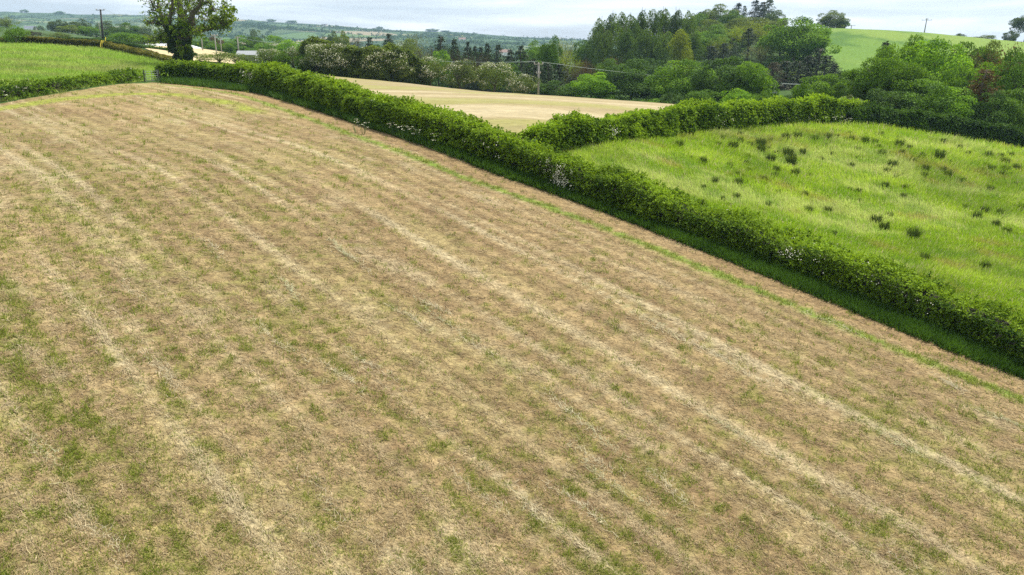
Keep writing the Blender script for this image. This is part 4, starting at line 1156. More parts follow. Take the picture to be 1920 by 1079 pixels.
 ('haw', 505, 90, 50, 124, 'hedge_tall', 'pale flowering bush in the middle of the hedge bushes', 'bushes left of the flowering hedge'),
 ('bush', 462, 101, 46, 120, 'hedge_tall', 'low dark bush right of the round olive bush', 'bushes left of the flowering hedge'),
 ('haw', 549, 88, 34, 123, 'hedge_tall', 'upright white topped bush left of the tall hedge', 'bushes left of the flowering hedge'),
 ('bush', 526, 94, 30, 121, 'mid', 'green bush between the two white topped ones', 'bushes left of the flowering hedge'),
 ('bush', 570, 98, 30, 119, 'bright', 'bright green bush against the end of the tall hedge', 'bushes left of the flowering hedge'),
 # valley
 ('dome', 384, 70, 40, 262, 'mid', 'round green tree right of the big tree trunk', G6),
 ('dome', 402, 69, 28, 266, 'copper', 'copper tinted tree behind the two thin poles', G6),
 ('dome', 424, 78, 30, 236, 'bright', 'small bright tree between the thin poles', G6),
 ('dome', 447, 68, 46, 282, 'mid', 'green tree behind the last thin pole', G6),
 ('dome', 482, 68, 44, 284, 'mid', 'green tree right of the thin poles', G6),
 ('dome', 516, 66, 48, 278, 'bright', 'round light green tree over the pale flowering bush', G6),
 ('dome', 547, 69, 50, 236, 'bright', 'brightest green tree over the white topped bush', G6),
 ('dome', 576, 80, 34, 214, 'mid', 'green tree just left of the tall hedge', G6),
 ('dome', 482, 54, 30, 430, 'blue', 'distant grey green tree above the valley trees', G6),
 ('bush', 473, 89, 30, 214, 'mid', 'bush beside the small grey roofed shed', G6),
 ('dome', 352, 58, 44, 300, 'mid', 'tree behind the big tree trunk', G6),
 ('dome', 318, 62, 54, 320, 'olive', 'tree behind the left limbs of the big tree', G6),
 ('dome', 5, 33, 34, 330, 'blue', 'grey green tree at the left border before the far hills', G6),
 ('airy', 24, 30, 34, 325, 'olive', 'brownish thin tree at the left border behind the round hedge bush', G6),
 ('bush', 34, 46, 40, 124, 'mid', 'round green bush growing out of the trimmed hedge', None),
 ('bush', 67, 57, 26, 235, 'brown', 'grey brown thorn bush right of the round hedge bush', G6),
 ('dome', 78, 48, 30, 420, 'blue', 'faint tree beyond the small green slope', G6),
 ('broad', 116, 37, 28, 345, 'blue', 'grey green tree standing alone on the small green slope', G6),
 ('dome', 140, 47, 34, 325, 'olive', 'light green tree left of the dark wooden pole', G6),
 ('broad', 161, 37, 28, 345, 'blue', 'tallest grey green tree left of the dark wooden pole', G6),
 ('dome', 175, 47, 34, 318, 'mid', 'rich green tree touching the dark wooden pole', G6),
 ('dome', 210, 40, 36, 330, 'blue', 'dark tree directly behind the dark wooden pole', G6),
 ('dome', 228, 50, 40, 324, 'dark', 'dark tree right of the wooden pole', G6),
 ('dome', 244, 42, 36, 345, 'mid', 'green tree left of the big tree over the light shrub', G6),
 ('dome', 268, 43, 40, 350, 'blue', 'grey green tree behind the outer left twigs of the big tree', G6),
 ('bush', 243, 60, 56, 212, 'bright', 'light green wide shrub behind the clipped hedge', G6),
 ('bush', 115, 60, 34, 220, 'olive', 'olive shrub behind the trimmed hedge', G6),
 ('bush', 272, 61, 36, 230, 'olive', 'olive shrub left of the white sheds', G6),
 ('bush', 150, 72, 18, 126, 'hedge_trim', 'small rounded bush standing up from the trimmed hedge', None),
 ('bush', 196, 68, 30, 240, 'dark', 'dark shrub at the foot of the wooden pole', G6),
 # far ridge
 ('dome', 60, 18, 11, 2160, 'mid', 'tiny round tree alone on the far ridge at the left', 'trees on the far ridge'),
 ('dome', 124, 21, 13, 2160, 'mid', 'low clump on the far ridge left of the wooden pole', 'trees on the far ridge'),
 ('dome', 514, 36, 13, 2160, 'mid', 'left one of two trees on the far ridge right of the big tree', 'trees on the far ridge'),
 ('dome', 552, 38, 16, 2160, 'mid', 'right one of two trees on the far ridge right of the big tree', 'trees on the far ridge'),
 ('dome', 714, 50, 11, 2160, 'mid', 'round tree on the far ridge above the leftmost tall conifer', 'trees on the far ridge'),
 ('dome', 678, 52, 7, 2160, 'mid', 'smallest tree on the far ridge above the flowering hedge', 'trees on the far ridge'),
 ('dome', 812, 54, 20, 2160, 'mid', 'widest tree clump on the far ridge above the conifers', 'trees on the far ridge'),
 ('dome', 836, 57, 14, 2160, 'mid', 'clump on the far ridge right of the widest one', 'trees on the far ridge'),
]
SKIPNAME = {}
for row in T:
    bark = PALEBARK if 'slender stemmed' in row[6] else None
    plant(*row[:7], row[7], bark)
for px in range(1026, 1236, 15):
    D = float(np.interp(px, [1010, 1100, 1175, 1240], [133, 128, 120, 116])) + float(rng.uniform(-.5, 1.0))
    ty = float(np.interp(px, [1010, 1100, 1175, 1240], [187, 197.5, 203, 206])) - float(rng.uniform(9, 17))
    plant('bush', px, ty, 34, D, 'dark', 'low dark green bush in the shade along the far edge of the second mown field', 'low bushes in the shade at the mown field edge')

# slender pale stems showing at the near corner of the wood
def far_wood():
    X = []; Y = []; S = []
    for _ in range(200):
        px = rng.uniform(-80, 1120); D = rng.uniform(560, 2130); a, _b = ray(px, 70)
        if D < 900 and rng.random() < .4: continue
        th = rng.choice([.25, 1.8]) + rng.normal(0, .25); L = rng.uniform(70, 260); k = int(L / 7)
        q = np.linspace(-.5, .5, k) * L
        X.append(a * D + np.cos(th) * q + rng.normal(0, 1, k)); Y.append(D + np.sin(th) * q + rng.normal(0, 1, k)); S.append(rng.uniform(2.2, 4.2, k) * np.where(rng.random(k) < .07, 2.0, 1))
    for _ in range(26):
        px = rng.uniform(-60, 1100); D = rng.uniform(700, 2100); a, _b = ray(px, 70); k = int(rng.uniform(20, 60))
        X.append(a * D + rng.normal(0, 38, k)); Y.append(D + rng.normal(0, 22, k)); S.append(rng.uniform(5, 8, k))
    x = np.concatenate(X); y = np.concatenate(Y); s_ = np.concatenate(S); k = (y < 2150) & (y > 520); x, y, s_ = x[k], y[k], s_[k]; n = len(x); z = Z(x, y)
    q = 12; m = n * q; sz = np.repeat(s_, q)
    P = np.c_[np.repeat(x, q), np.repeat(y, q), np.repeat(z, q)] + rng.normal(0, .36, (m, 3)) * sz[:, None] * np.array([1.3, 1.3, .6]); P[:, 2] += sz * .3
    mb = MB(); mb.quads(leaf_quads(P, rvec(m), sz * .55, sz * .45), m, np.repeat(rng.random(n) * .4, q) + rng.random(m) * .2)
    tag(link('far_woodland', mb.mesh('far_woodland'), LM['dark']), kind='stuff')
far_wood()

# ------------------------------------------------------------------ the big ivy-clad tree
def big_tree():
    D = 98.0
    x0, y0, z0 = at(343, D)
    root = empty('ivy_clad_tree', (x0, y0, z0 - .1), 'big old tree with ivy wrapped trunk and sparse spreading crown beside the meadow', 'tree')
    off = np.array(root.location)
    def w(px, py, dy=0.0):
        a, b = ray(px, py); d = D + dy
        return np.array([float(a) * d, d, CAMZ + float(b) * d])
    k = D / F
    limbs = [
        ([(342, 122, 0), (341, 105, 0), (343, 85, 0), (346, 65, 0), (350, 52, 0)], [1.05, .95, .82, .80, .62]),
        ([(346, 66, 0), (342, 45, .6), (338, 20, 1.2), (336, -10, 1.6), (338, -45, 2)], [.60, .48, .38, .28, .15]),
        ([(350, 55, 0), (358, 38, -.8), (364, 22, -1.2), (376, 8, -2), (384, -18, -2.4)], [.50, .36, .26, .20, .10]),
        ([(350, 58, 0), (368, 57, .8), (390, 54, 1.4), (412, 50, 1.8), (430, 42, 2)], [.42, .34, .26, .20, .10]),
        ([(326, 96, 0), (321, 82, .5), (316, 66, 1), (309, 48, 1.5), (300, 25, 2), (294, -8, 2.6)], [.62, .55, .40, .28, .20, .10]),
        ([(322, 80, 0), (308, 75, -.8), (292, 76, -1.4), (278, 79, -1.8)], [.22, .15, .10, .05]),
        ([(316, 64, 1), (318, 40, -.5), (322, 15, -1), (326, -20, -1.4)], [.30, .24, .18, .08]),
        ([(309, 48, 1.5), (298, 44, .8), (286, 43, .2), (272, 45, 0)], [.14, .09, .06, .03]),
        ([(376, 8, -2), (390, 4, -2), (398, 14, -2), (402, 22, -2)], [.14, .10, .07, .04]),
        ([(362, 28, -1), (372, 24, .2), (382, 26, 1), (390, 32, 1.4)], [.12, .09, .07, .04]),
        ([(412, 50, 1.8), (420, 34, 1.6), (422, 18, 1.6), (420, 8, 1.6)], [.13, .09, .06, .03]),
        ([(390, 54, 1.4), (402, 40, 3), (414, 30, 3.4)], [.14, .09, .04]),
        ([(341, 40, 0), (352, 18, 2.5), (358, -8, 3.2)], [.2, .12, .06]),
        ([(338, 20, 1.2), (326, 6, 3), (318, -16, 3.6)], [.16, .1, .05]),
        ([(300, 25, 2), (288, 12, 2.6), (280, -2, 3)], [.12, .08, .04]),
        ([(350, 52, 0), (362, 60, -1.6), (378, 62, -2.4)], [.16, .1, .04]),
    ]
    mb = MB(); tips = []
    for pts, rad in limbs:
        P = np.array([w(*p) for p in pts]); 
        tt = np.linspace(0, 1, len(P)); t2 = np.linspace(0, 1, len(P) * 4)
        Q = np.c_[[np.interp(t2, tt, P[:, i]) for i in range(3)]].T
        Q[1:-1] = (Q[:-2] + 2 * Q[1:-1] + Q[2:]) / 4
        Q[1:-1] += rng.normal(0, .05, (len(Q) - 2, 3)); R = np.interp(t2, tt, rad)
        mb.tube(Q - off, R, 8)
        # secondary twigs
        for q in range(3, len(Q)):
            if R[q] > .7: continue
            for _ in range(3):
                d = unit(rng.normal(0, 1, 3) + np.array([0, 0, .55])); ln = rng.uniform(.8, 2.3) * (1 if R[q] > .12 else .6)
                e = Q[q] + d * ln; m_ = (Q[q] + e) / 2 + rng.normal(0, .12, 3)
                mb.tube(np.array([Q[q], m_, e]) - off, [min(R[q] * .4, .05), .03, .012], 4)
                tips.append((e, .9)); tips.append((m_, .6))
    link('trunk', mb.mesh('ivy_tree_trunk', True), BARK, root)
    # ivy on the stems
    P = []; 
    iv = [(343, 118, 92, 17, 3600), (345, 92, 62, 12, 2600), (325, 96, 66, 9, 1200), (350, 62, 42, 13, 1600), (320, 68, 48, 9, 800)]
    for px, ya, yb, hw, n in iv:
        py = rng.uniform(yb, ya, n); th = rng.uniform(0, 2 * np.pi, n)
        wob = (fbm(py / 6, th * 1.2, 2, 15) - .5) * .8
        r = (hw * k) * (.82 + wob * .5)
        c = np.array([w(px, q_, 0) for q_ in py])
        P.append(c + np.c_[np.cos(th) * r, np.sin(th) * r, rng.normal(0, .1, n)])
    P = np.concatenate(P); n = len(P)
    mb = MB(); mb.quads(leaf_quads(P - off, unit(rvec(n) + np.array([0, -.2, -.3])), rng.uniform(.16, .32, n), .2), n, np.clip(rng.random(n) * .6 + fbm(P[:, 2], P[:, 0], 2, 3) * .4, 0, 1))
    link('ivy', mb.mesh('ivy'), LM['ivy'], root)
    # spring foliage in clumps: (px, py, radius px, dy, leaves)
    cl = [(425, 30, 13, 1.5, 520), (412, 36, 14, 2, 560), (434, 40, 10, 1.6, 420), (398, 42, 13, 1.4, 480), (420, 46, 11, 2.4, 380), (382, 50, 10, 1, 300), (422, 12, 8, 1.6, 220), (438, 22, 8, 1.8, 260),
          (405, 50, 9, .4, 240), (430, 50, 7, 1.6, 160), (368, 50, 11, 0, 320), (350, 44, 14, -1, 460), (338, 36, 11, -1.2, 320), (333, 48, 11, -1, 280), (350, 8, 12, 2, 420), (365, 2, 12, -1, 420),
          (378, 4, 10, -2, 360), (388, 20, 8, 0, 220), (396, 24, 7, -2, 160), (352, -14, 14, 2, 380), (330, 2, 11, 2, 260), (326, 22, 9, 1, 200), (312, 14, 11, 1, 300), (298, 8, 10, 2.4, 280),
          (302, 28, 10, 1, 260), (290, 32, 9, 2, 200), (296, 42, 9, 1, 190), (308, 40, 8, -.6, 190), (286, 30, 6, 2, 90), (318, 58, 9, 0, 200), (304, 60, 9, -1, 170), (296, 70, 9, -1.4, 200), (312, 74, 9, -.6, 220),
          (282, 74, 7, -1.6, 110), (330, 68, 9, -1, 200), (344, 60, 9, -1, 240), (346, 96, 11, -1, 520), (336, 88, 9, -1, 240), (352, 90, 7, -.8, 160), (384, -14, 10, -2, 240), (310, -14, 12, 2, 240), (340, 20, 9, 0, 170), (360, 60, 8, -2, 150), (378, 62, 7, -2.4, 110), (354, 28, 7, 1, 120)]
    Pl = []; tn = []
    for px, py, r, dy, n in cl:
        n = int(n * .38)
        c = w(px, py, dy); R = r * k
        sub = max(4, n // 26); sc = rng.normal(0, .50, (sub, 3)) * R
        i = rng.integers(0, sub, n)
        Pl.append(c + sc[i] + rng.normal(0, .17, (n, 3)) * R); tn.append(np.clip(rng.random() * .35 + rng.random(n) * .6, 0, 1))
    tp = np.array([t_[0] for t_ in tips]); q = 7
    sel = rng.random(len(tp)) < .30; tp = tp[sel]
    Pl.append(np.repeat(tp, q, 0) + rng.normal(0, .22, (len(tp) * q, 3))); tn.append(rng.random(len(tp) * q))
    Pl = np.concatenate(Pl); tn = np.concatenate(tn); n = len(Pl)
    mb = MB(); mb.quads(leaf_quads(Pl - off, unit(rvec(n) + np.array([0, 0, .2])), rng.uniform(.18, .38, n), rng.uniform(.12, .24, n)), n, tn)
    link('crown', mb.mesh('ivy_tree_crown'), LM['oak'], root)
big_tree()

# ------------------------------------------------------------------ rushes in the pasture
def rushes():
    meshes = []
    for v in range(4):
        n = 260; th = rng.uniform(0, 6.28, n); r = np.sqrt(rng.random(n)) * .20; el = np.clip(rng.normal(1.25, .22, n), .5, 1.55)
        P = np.c_[np.cos(th) * r, np.sin(th) * r, np.zeros(n)]
        t2 = th + rng.normal(0, .5, n); A = np.c_[np.cos(t2) * np.cos(el), np.sin(t2) * np.cos(el), np.sin(el)]
        mb = MB(); mb.quads(blade_quads(P, A, rng.uniform(.3, .68, n), .030), n, rng.random(n)); meshes.append(mb.mesh('rush'))
    c5 = [(170, 893, 1), (340, 880, 1.1), (333, 905, .7), (397, 970, 1.1), (500, 940, 1.3), (520, 985, 1.4), (545, 1050, 1), (487, 835, 1), (560, 830, 1), (395, 850, .6), (383, 898, .6), (433, 920, .6), (740, 835, 1), (840, 838, .6),
          (880, 845, .8), (870, 805, .6), (1165, 880, 1.1), (1165, 840, .7), (1065, 938, 1), (1125, 1005, 1.1), (1090, 1040, .9), (1325, 1028, 1), (1405, 960, 1.4), (1430, 858, .8), (1435, 1030, .8), (1460, 1060, 1), (1578, 932, .8),
          (1700, 945, 1), (1775, 945, .8), (1800, 983, 1), (1805, 1025, .9), (1838, 940, .8), (915, 905, .7), (215, 855, .7), (1870, 1015, .9), (1530, 890, .7), (920, 950, .6), (700, 960, .6), (260, 940, .6), (1690, 1000, .7)]
    c7 = [(915, 108, 1.2), (957, 147, 1.2), (985, 80, .9), (1110, 190, 1.5), (1170, 305, 1.1), (1490, 352, 1.1), (1450, 85, 1.1), (1490, 55, 1), (1570, 62, .9), (1550, 125, 1), (1607, 165, 1), (690, 170, .7), (1690, 40, 1), (1680, 475, .7)]
    c6 = [(1330, 445, 1), (1685, 455, 1), (1870, 445, 1.2), (1870, 480, 1.2), (1725, 695, 1), (1735, 410, .7), (1410, 520, .5)]
    pts = [(1320 + a / 3.2, b / 3.2, s) for a, b, s in c5] + [(1320 + a / 2.84, 380 + b / 2.84, s) for a, b, s in c7] + [(900 + a / 3.556, 150 + b / 3.556, s) for a, b, s in c6]
    for _ in range(400):
        if len(pts) >= 118: break
        q = (float(rng.uniform(1300, 1915)), float(250 + 150 * rng.random() ** 1.4))
        if min(math.hypot(q[0] - a[0], (q[1] - a[1]) * 1.6) for a in pts) > 15 and q[1] > 250 + max(0, q[0] - 1640) * .16: pts.append((*q, float(rng.uniform(.6, .95))))
    own = {len(c5) + 3: 'largest dark rush tuft, standing alone in the middle of the rough pasture', 22: 'wide flat dark rush tuft near the wood side of the pasture',
           5: 'big dark rush tuft, lower one of a touching pair in the pasture', 4: 'dark rush tuft, upper one of a touching pair in the pasture'}
    for i, (px, py, s) in enumerate(pts):
        P = hits([(px, py + 4)])[0]
        if np.isnan(P[0]): continue
        o = link('rush_tuft', meshes[i % 4], LM['rush'])
        o.location = (P[0], P[1], float(zq(P[0], P[1]))); o.rotation_euler = (0, 0, float(rng.uniform(0, 6.28))); k = s * (P[1] / 46) ** .85; o.scale = (k * .78, k * .78, k * .9)
        tag(o, own.get(i, 'dark green rush tuft among the bright pasture grass'), 'rush', 'rush tufts in the pasture')
rushes()

# cow parsley along the hedge feet
def parsley():
    meshes = []
    for v in range(3):
        mb = MB(); n = 6
        for q in range(n):
            th = rng.uniform(0, 6.28); r = rng.uniform(.05, .35); h = rng.uniform(.5, 1.0)
            mb.tube([(r * .2 * math.cos(th), r * .2 * math.sin(th), 0), (r * .7 * math.cos(th), r * .7 * math.sin(th), h * .6), (r * math.cos(th), r * math.sin(th), h)], [.012, .01, .006], 3)
        st_ = mb.mesh('parsley_stem')
        P = []; 
        for q in range(n):
            th = rng.uniform(0, 6.28); r = rng.uniform(.05, .38); h = rng.uniform(.55, 1.02)
            P.append(np.c_[r * math.cos(th), r * math.sin(th), h] + rng.normal(0, .045, (6, 3)) * np.array([1, 1, .3]))
        P = np.concatenate(P); mb = MB(); mb.quads(leaf_quads(P, unit(rvec(len(P)) * np.array([1, 1, .3])), .055, .055, 0), len(P))
        meshes.append((st_, mb.mesh('parsley_flowers')))
    STEM = plain('green_stem', (.07, .13, .03), .7)
    spots = [(668, 250), (682, 253), (755, 262), (770, 266), (782, 268), (1474, 239), (1482, 237), (1497, 237), (1512, 236), (1523, 236), (1545, 236), (1562, 236), (1575, 236), (1590, 237), (1440, 241), (1405, 244), (452, 168), (462, 167), (476, 168), (486, 172), (735, 256), (818, 279), (2, 192), (48, 184)]
    for i, (px, py) in enumerate(spots):
        P = hits([(px, py)])[0]
        r = empty('cow_parsley', (P[0], P[1], float(zq(P[0], P[1]))), 'white flowering cow parsley at the foot of a hedge', 'wild flower', 'cow parsley along the hedge feet', rz=float(rng.uniform(0, 6.28)), scale=(1.1, 1.1, .9))
        a, b = meshes[i % 3]; link('stem', a, STEM, r); link('flowers', b, BLOSSOM, r)
parsley()

# ------------------------------------------------------------------ poles, wires, gate, buildings
def pole(px, top, D, r, mat, label, arms=((0.35, 1.0),), tilt=0.0, group='power poles', base=None, ins=True, extra=None):
    x, y, z = at(px, D)
    h = ztop(top, px, D) - z
    root = empty('power_pole', (x, y, z - .2), label, 'pole', group)
    mb = MB(); mb.tube([(0, 0, 0), (tilt * h * .5, 0, h * .5), (tilt * h, 0, h + .2)], [r * 1.25, r * 1.1, r * .85], 10); link('post', mb.mesh('pole_post', True), mat, root)
    for dz, hw in arms:
        mb = MB(); mb.box((tilt * h, -.12, h + .2 - dz), (hw, .06, .06)); link('crossarm', mb.mesh('crossarm'), mat, root)
        if ins:
            for sx in (-1, 0, 1):
                mb = MB(); zz = h + .26 - dz
                mb.tube([(tilt * h + sx * hw * .9, -.12, zz), (tilt * h + sx * hw * .9, -.12, zz + .08), (tilt * h + sx * hw * .9, -.12, zz + .16), (tilt * h + sx * hw * .9, -.12, zz + .24)], [.05, .09, .06, .08], 8)
                link('insulator', mb.mesh('insulator', True), CERAM, root)
    if extra == 'transformer':
        mb = MB(); mb.tube([(0, -.45, h - 1.9), (0, -.45, h - 1.85), (0, -.45, h - 1.0), (0, -.45, h - .95)], [.3, .34, .34, .28], 12)
        tr = link('transformer', mb.mesh('transformer', True), METAL, root)
        mb = MB(); mb.box((0, -.2, h - 1.4), (.06, .2, .35)); link('bracket', mb.mesh('bracket'), METAL, tr)
    return root, np.array([x + tilt * h, y, z + h])
p1, t1 = pole(1010, 119, 129, .16, POLEM, 'pale straight power pole at the edge of the second mown field', ((.15, .75), (1.6, .35)))
p2, t2 = pole(1459, 157, 140, .16, POLEM, 'short pole with a grey transformer rising behind the cross hedge', ((.3, 1.5),), extra='transformer')
p3, t3 = pole(197, 18, 172, .19, POLED, 'tall dark wooden power pole leaning slightly above the trimmed hedge', ((.15, .9),), tilt=.07)
p4, t4 = pole(194, 42, 172.8, .05, POLEM, 'thin pale stay pole close beside the tall dark pole', (), ins=False)
p5, t5 = pole(381, 60, 205, .11, POLEM, 'thin pole just right of the big tree trunk', ((.15, .6),))
p6, t6 = pole(406, 66, 150, .09, POLEM, 'tallest thin pole, standing on the pale mown strip', ((.15, .6),))
p7, t7 = pole(416, 72, 215, .10, POLEM, 'short thin pole behind the tallest thin one', ((.15, .6),))
p8, t8 = pole(448, 70, 215, .15, POLEM, 'last thin pole, right end of the four beyond the big tree', ((.15, .6),))
p9, t9 = pole(1727, 34, 300, .17, POLEM, 'cross shaped pole on the crest of the green hill', ((.8, 1.9), (.5, .5)), tilt=.03, ins=True)
p10, t10 = pole(1590, 47, 330, .17, POLEM, 'pole top just peeping over the crest of the green hill', ((.3, 1.5),))
p11, t11 = pole(600, 76, 250, .12, POLEM, 'distant pole by the grey green tree over the tall hedge', ((.15, .8),))
def wire(a, b, sag, r, label, offs=(0,)):
    t = np.linspace(0, 1, 26)[:, None]
    root = None
    P = a + (b - a) * t; P[:, 2] -= sag * 4 * (t[:, 0] * (1 - t[:, 0]))
    mb = MB(); mb.tube(P - P[0], r, 5); o = link('overhead_wire', mb.mesh('overhead_wire', True), WIREM); o.location = P[0]
    tag(o, label, 'wire', 'overhead wires')
wire(t11 + [.3, 0, .3], t1 + [-.2, 0, .25], 2.2, .022, 'overhead wire slanting above the hawthorns down to the pale pole')
wire(t11 + [-.3, .4, .3], t1 + [-.6, .3, .3], 2.3, .02, 'second overhead wire just beside the one slanting down to the pale pole')
wire(t1 + [.3, 0, .25], t2 + [-1, 0, 0], .5, .022, 'overhead wire from the pale pole passing behind the sycamores')
xe, ye, ze = at(1600, 140)
wire(t2 + [1, 0, 0], np.array([xe, ye, ztop(150, 1600, 140)]), .4, .022, 'overhead wire from the short transformer pole into the wood')
wire(t2 + [1.3, .3, .05], np.array([xe, ye + 1, ztop(151, 1600, 141)]), .4, .02, 'lower one of two wires from the transformer pole into the wood')
wire(t3 + [.8, 0, .1], t6, 1.5, .025, 'thin wire from the dark pole towards the big tree')
wire(t8, t11, 1.2, .025, 'thin wire over the valley trees right of the thin poles')
# yellow guards on the stays of the dark pole
for px, lab in ((189, 'yellow stay guard, left of two before the trimmed hedge'), (192, 'yellow stay guard, right of two before the trimmed hedge'), (198, 'short yellow stay guard behind the trimmed hedge')):
    D = 122.5 if px < 195 else 128.0
    x, y, z = at(px, D); h = ztop(76 if px < 195 else 70, px, D) - z
    mb = MB(); mb.tube([(0, 0, 0), (.0, .3, h * .5), (.05, .7, h)], .045, 6); o = link('stay_guard', mb.mesh('stay_guard'), YELLOW); o.location = (x, y, z)
    tag(o, lab, 'stay guard', 'yellow stay guards')

def gate():
    A = hits([(273, 154.5)])[0]; B = hits([(299, 154)])[0]
    L = float(np.linalg.norm(B - A)); rz = math.atan2(B[1] - A[1], B[0] - A[0]); z = float(zq(*A)); z2 = float(zq(*B))
    r = empty('field_gate', (A[0], A[1], min(z, z2)), 'grey metal field gate in the gap between the two hedges', 'gate', rz=rz)
    for i in range(5):
        mb = MB(); zz = .2 + .22 * i; mb.tube([(.1, 0, zz), (L / 2, 0, zz), (L - .1, 0, zz)], .014, 6); link('bar', mb.mesh('gate_bar'), METAL, r)
    for xx in (.1, L / 2, L - .1):
        mb = MB(); mb.tube([(xx, 0, .1), (xx, 0, .7), (xx, 0, 1.2)], .025, 6); link('upright', mb.mesh('gate_upright'), METAL, r)
    for xx in (-.05, L + .05):
        mb = MB(); mb.tube([(xx, .03, -.3), (xx, .03, .6), (xx, .03, 1.25)], .06, 8); link('post', mb.mesh('gate_post'), POLED, r)
gate()

def house(px, D, w, d, hw, hr, rz, roofm, label, wallm=None, chim=True, hip=0.0, name='farmhouse', cat='house', group=None, windows=True):
    x, y, z = at(px, D)
    r = empty(name, (x, y, z - .3), label, cat, group, rz=rz)
    wl = MB(); wl.box((0, 0, hw / 2), (w / 2, d / 2, hw / 2))
    for s in (-1, 1):
        if hip == 0: wl.grid([(s * w / 2, -d / 2, hw), (s * w / 2, d / 2, hw), (s * w / 2, 0, hw + hr), (s * w / 2, 0, hw + hr)], [(0, 1, 2, 2)])
    link('wall', wl.mesh('house_wall'), wallm or WHITEW, r)
    o = .3; th = .12; e = w / 2 - hip
    V = []
    for dz in (0.02, .02 + th):
        V += [(-w / 2 - o, -d / 2 - o, hw - .1 + dz), (w / 2 + o, -d / 2 - o, hw - .1 + dz), (e + (o if hip == 0 else 0), 0, hw + hr + dz), (-w / 2 - o, 0, hw + hr + dz), (-w / 2 - o, d / 2 + o, hw - .1 + dz), (w / 2 + o, d / 2 + o, hw - .1 + dz)]
    rf = MB(); rf.grid(V, [(0, 1, 2, 3), (3, 2, 5, 4), (6, 9, 8, 7), (9, 10, 11, 8), (0, 6, 7, 1), (4, 5, 11, 10), (1, 7, 8, 2), (2, 8, 11, 5), (0, 3, 9, 6), (3, 4, 10, 9)] + ([(1, 2, 5, 5), (7, 11, 8, 8)] if hip else []))
    ro = link('roof', rf.mesh('house_roof'), roofm, r)
    if chim:
        for s in (-1, 1):
            mb = MB(); mb.box((s * w * .42, 0, hw + hr + .3), (.35, .35, .6)); link('chimney', mb.mesh('chimney'), wallm or WHITEW, ro)
    if windows:
        for f in np.linspace(-.36, .36, max(2, int(w / 3.2))):
            mb = MB(); mb.box((f * w, -d / 2 - .01, hw * .55), (.5, .04, .6)); link('window', mb.mesh('window'), GLASSD, r)
    return r
house(324, 236, 14.5, 7, 1.3, 1.2, .05, WHITER, 'long low white roofed shed behind the big tree', chim=False, hip=3.0, name='white_shed', cat='shed', windows=False)
house(300, 232, 5.0, 4, .9, .6, .05, SLATE, 'small grey lean-to in front of the white shed', chim=False, name='grey_shed', cat='shed', windows=False, wallm=METAL)
house(464, 205, 4.4, 4, 1.4, .9, .1, METAL, 'small grey roofed shed among the bushes right of the big tree', chim=False, name='grey_shed', cat='shed', windows=False)
FG = 'farmhouses in the far country'
house(66, 1500, 20, 9, 5.5, 3.5, .2, SLATE, 'white farmhouse on the far hillside at the left', group=FG)
house(36, 1300, 16, 9, 5, 3, .1, SLATE, 'pale cottage on the far hillside left of the white farmhouse', group=FG)
house(612, 2050, 14, 8, 4, 3, -.1, SLATE, 'white farmhouse high on the far hills above the tall hedge', group=FG)
house(867, 1500, 13, 8, 4, 3, .1, TERRA, 'far farmhouse on the hillside above the conifer row', group=FG)
house(946, 900, 12, 8, 4, 3, .15, TERRA, 'large pinkish roofed house beyond the twin conifers', group=FG)
house(704, 900, 16, 9, 5, 3, .1, SLATE, 'white house in the valley left of the leftmost tall conifer', group=FG)
house(598, 620, 9, 7, 3.5, 2, .3, SLATE, 'small white house above the tall hedge', group=FG)
house(440, 700, 16, 9, 4.5, 3, -.2, SLATE, 'white house in the valley above the thin poles', group=FG)

# ------------------------------------------------------------------ air
def haze():
    mb = MB(); mb.box((0, 0, 25), (3150, 3150, 130))
    m, nt, out = newmat('thin_haze')
    v = N(nt, 'ShaderNodeVolumePrincipled'); v.inputs['Color'].default_value = (.50, .74, 1.0, 1); v.inputs['Density'].default_value = HAZE; v.inputs['Anisotropy'].default_value = .2
    nt.links.new(v.outputs[0], out.inputs['Volume'])
    o = link('haze', mb.mesh('haze'), m); o['kind'] = 'stuff'
HAZE = 1.5e-4
haze()

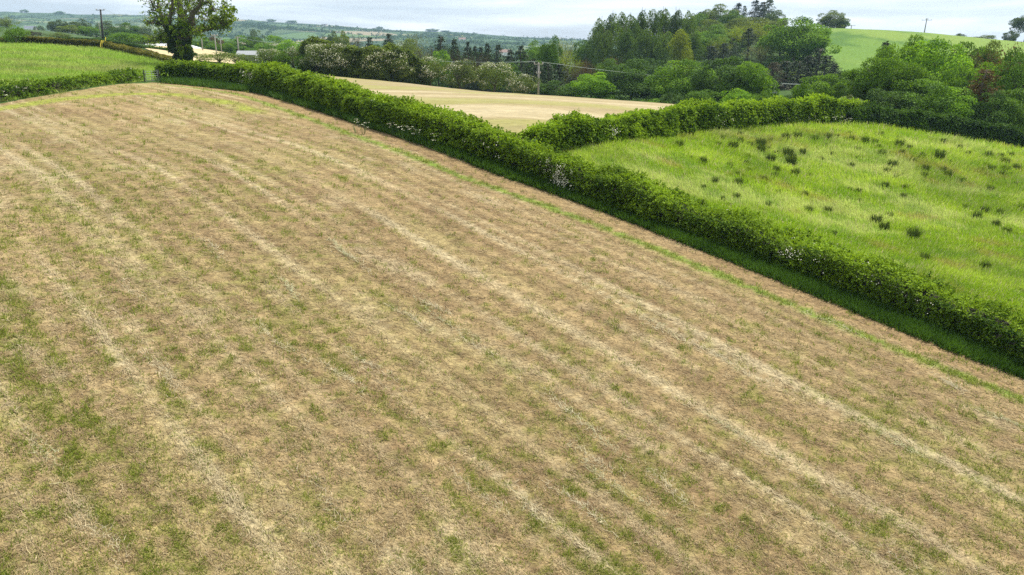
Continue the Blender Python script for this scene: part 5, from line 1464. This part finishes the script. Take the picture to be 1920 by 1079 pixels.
# ------------------------------------------------------------------ sky and sun
SUN_EL, SUN_AZ = math.radians(58), math.radians(52)      # azimuth clockwise from +Y (straight ahead)
w = bpy.data.worlds.new('World'); SC.world = w; w.use_nodes = True
nt = w.node_tree; nt.nodes.clear()
out = nt.nodes.new('ShaderNodeOutputWorld'); bg = nt.nodes.new('ShaderNodeBackground')
sky = nt.nodes.new('ShaderNodeTexSky'); sky.sky_type = 'NISHITA'; sky.sun_disc = False; sky.sun_elevation = SUN_EL; sky.sun_rotation = SUN_AZ; sky.air_density = 1.0; sky.dust_density = 1.5; sky.ozone_density = 1.0
tc = nt.nodes.new('ShaderNodeTexCoord')
mp = nt.nodes.new('ShaderNodeMapping'); mp.inputs['Scale'].default_value = (1, 1, 11); nt.links.new(tc.outputs['Generated'], mp.inputs[0])
n1 = N(nt, 'ShaderNodeTexNoise', inp={'Scale': 4.0, 'Detail': 6.0, 'Roughness': .55, 'Distortion': .4}); nt.links.new(mp.outputs[0], n1.inputs['Vector'])
mr = N(nt, 'ShaderNodeMapRange', inp={1: .36, 2: .66, 3: .62, 4: 1.0}); nt.links.new(n1.outputs[0], mr.inputs[0])
cc_ = ramp(nt, n1.outputs[0], [(.36, (.64, .69, .76)), (.50, (.82, .86, .90)), (.62, (1.0, 1.0, 1.0))])
cc_ = mixc(nt, 1.0, cc_, (8.0, 8.1, 8.2), 'MULTIPLY')
cl = mixc(nt, mr.outputs[0], sky.outputs[0], cc_)
nt.links.new(cl, bg.inputs[0]); bg.inputs[1].default_value = .10
nt.links.new(bg.outputs[0], out.inputs[0])
sl = bpy.data.lights.new('sun', 'SUN'); sl.energy = 4.6; sl.angle = math.radians(4); sl.color = (1, .96, .88)
so = bpy.data.objects.new('sun', sl); COL.objects.link(so)
so.rotation_euler = (math.pi / 2 - SUN_EL, 0, math.pi - SUN_AZ)
so.location = (0, 0, 60)

SC.view_settings.view_transform = 'Standard'; SC.view_settings.look = 'None'; SC.view_settings.gamma = 1.0
SC.view_settings.exposure = 0.64
SC.cycles.max_bounces = 6; SC.cycles.diffuse_bounces = 3; SC.cycles.transmission_bounces = 4; SC.cycles.volume_bounces = 0
SC.cycles.use_denoising = False
SC.cycles.sample_clamp_indirect = 6.0; SC.cycles.caustics_reflective = False; SC.cycles.caustics_refractive = False
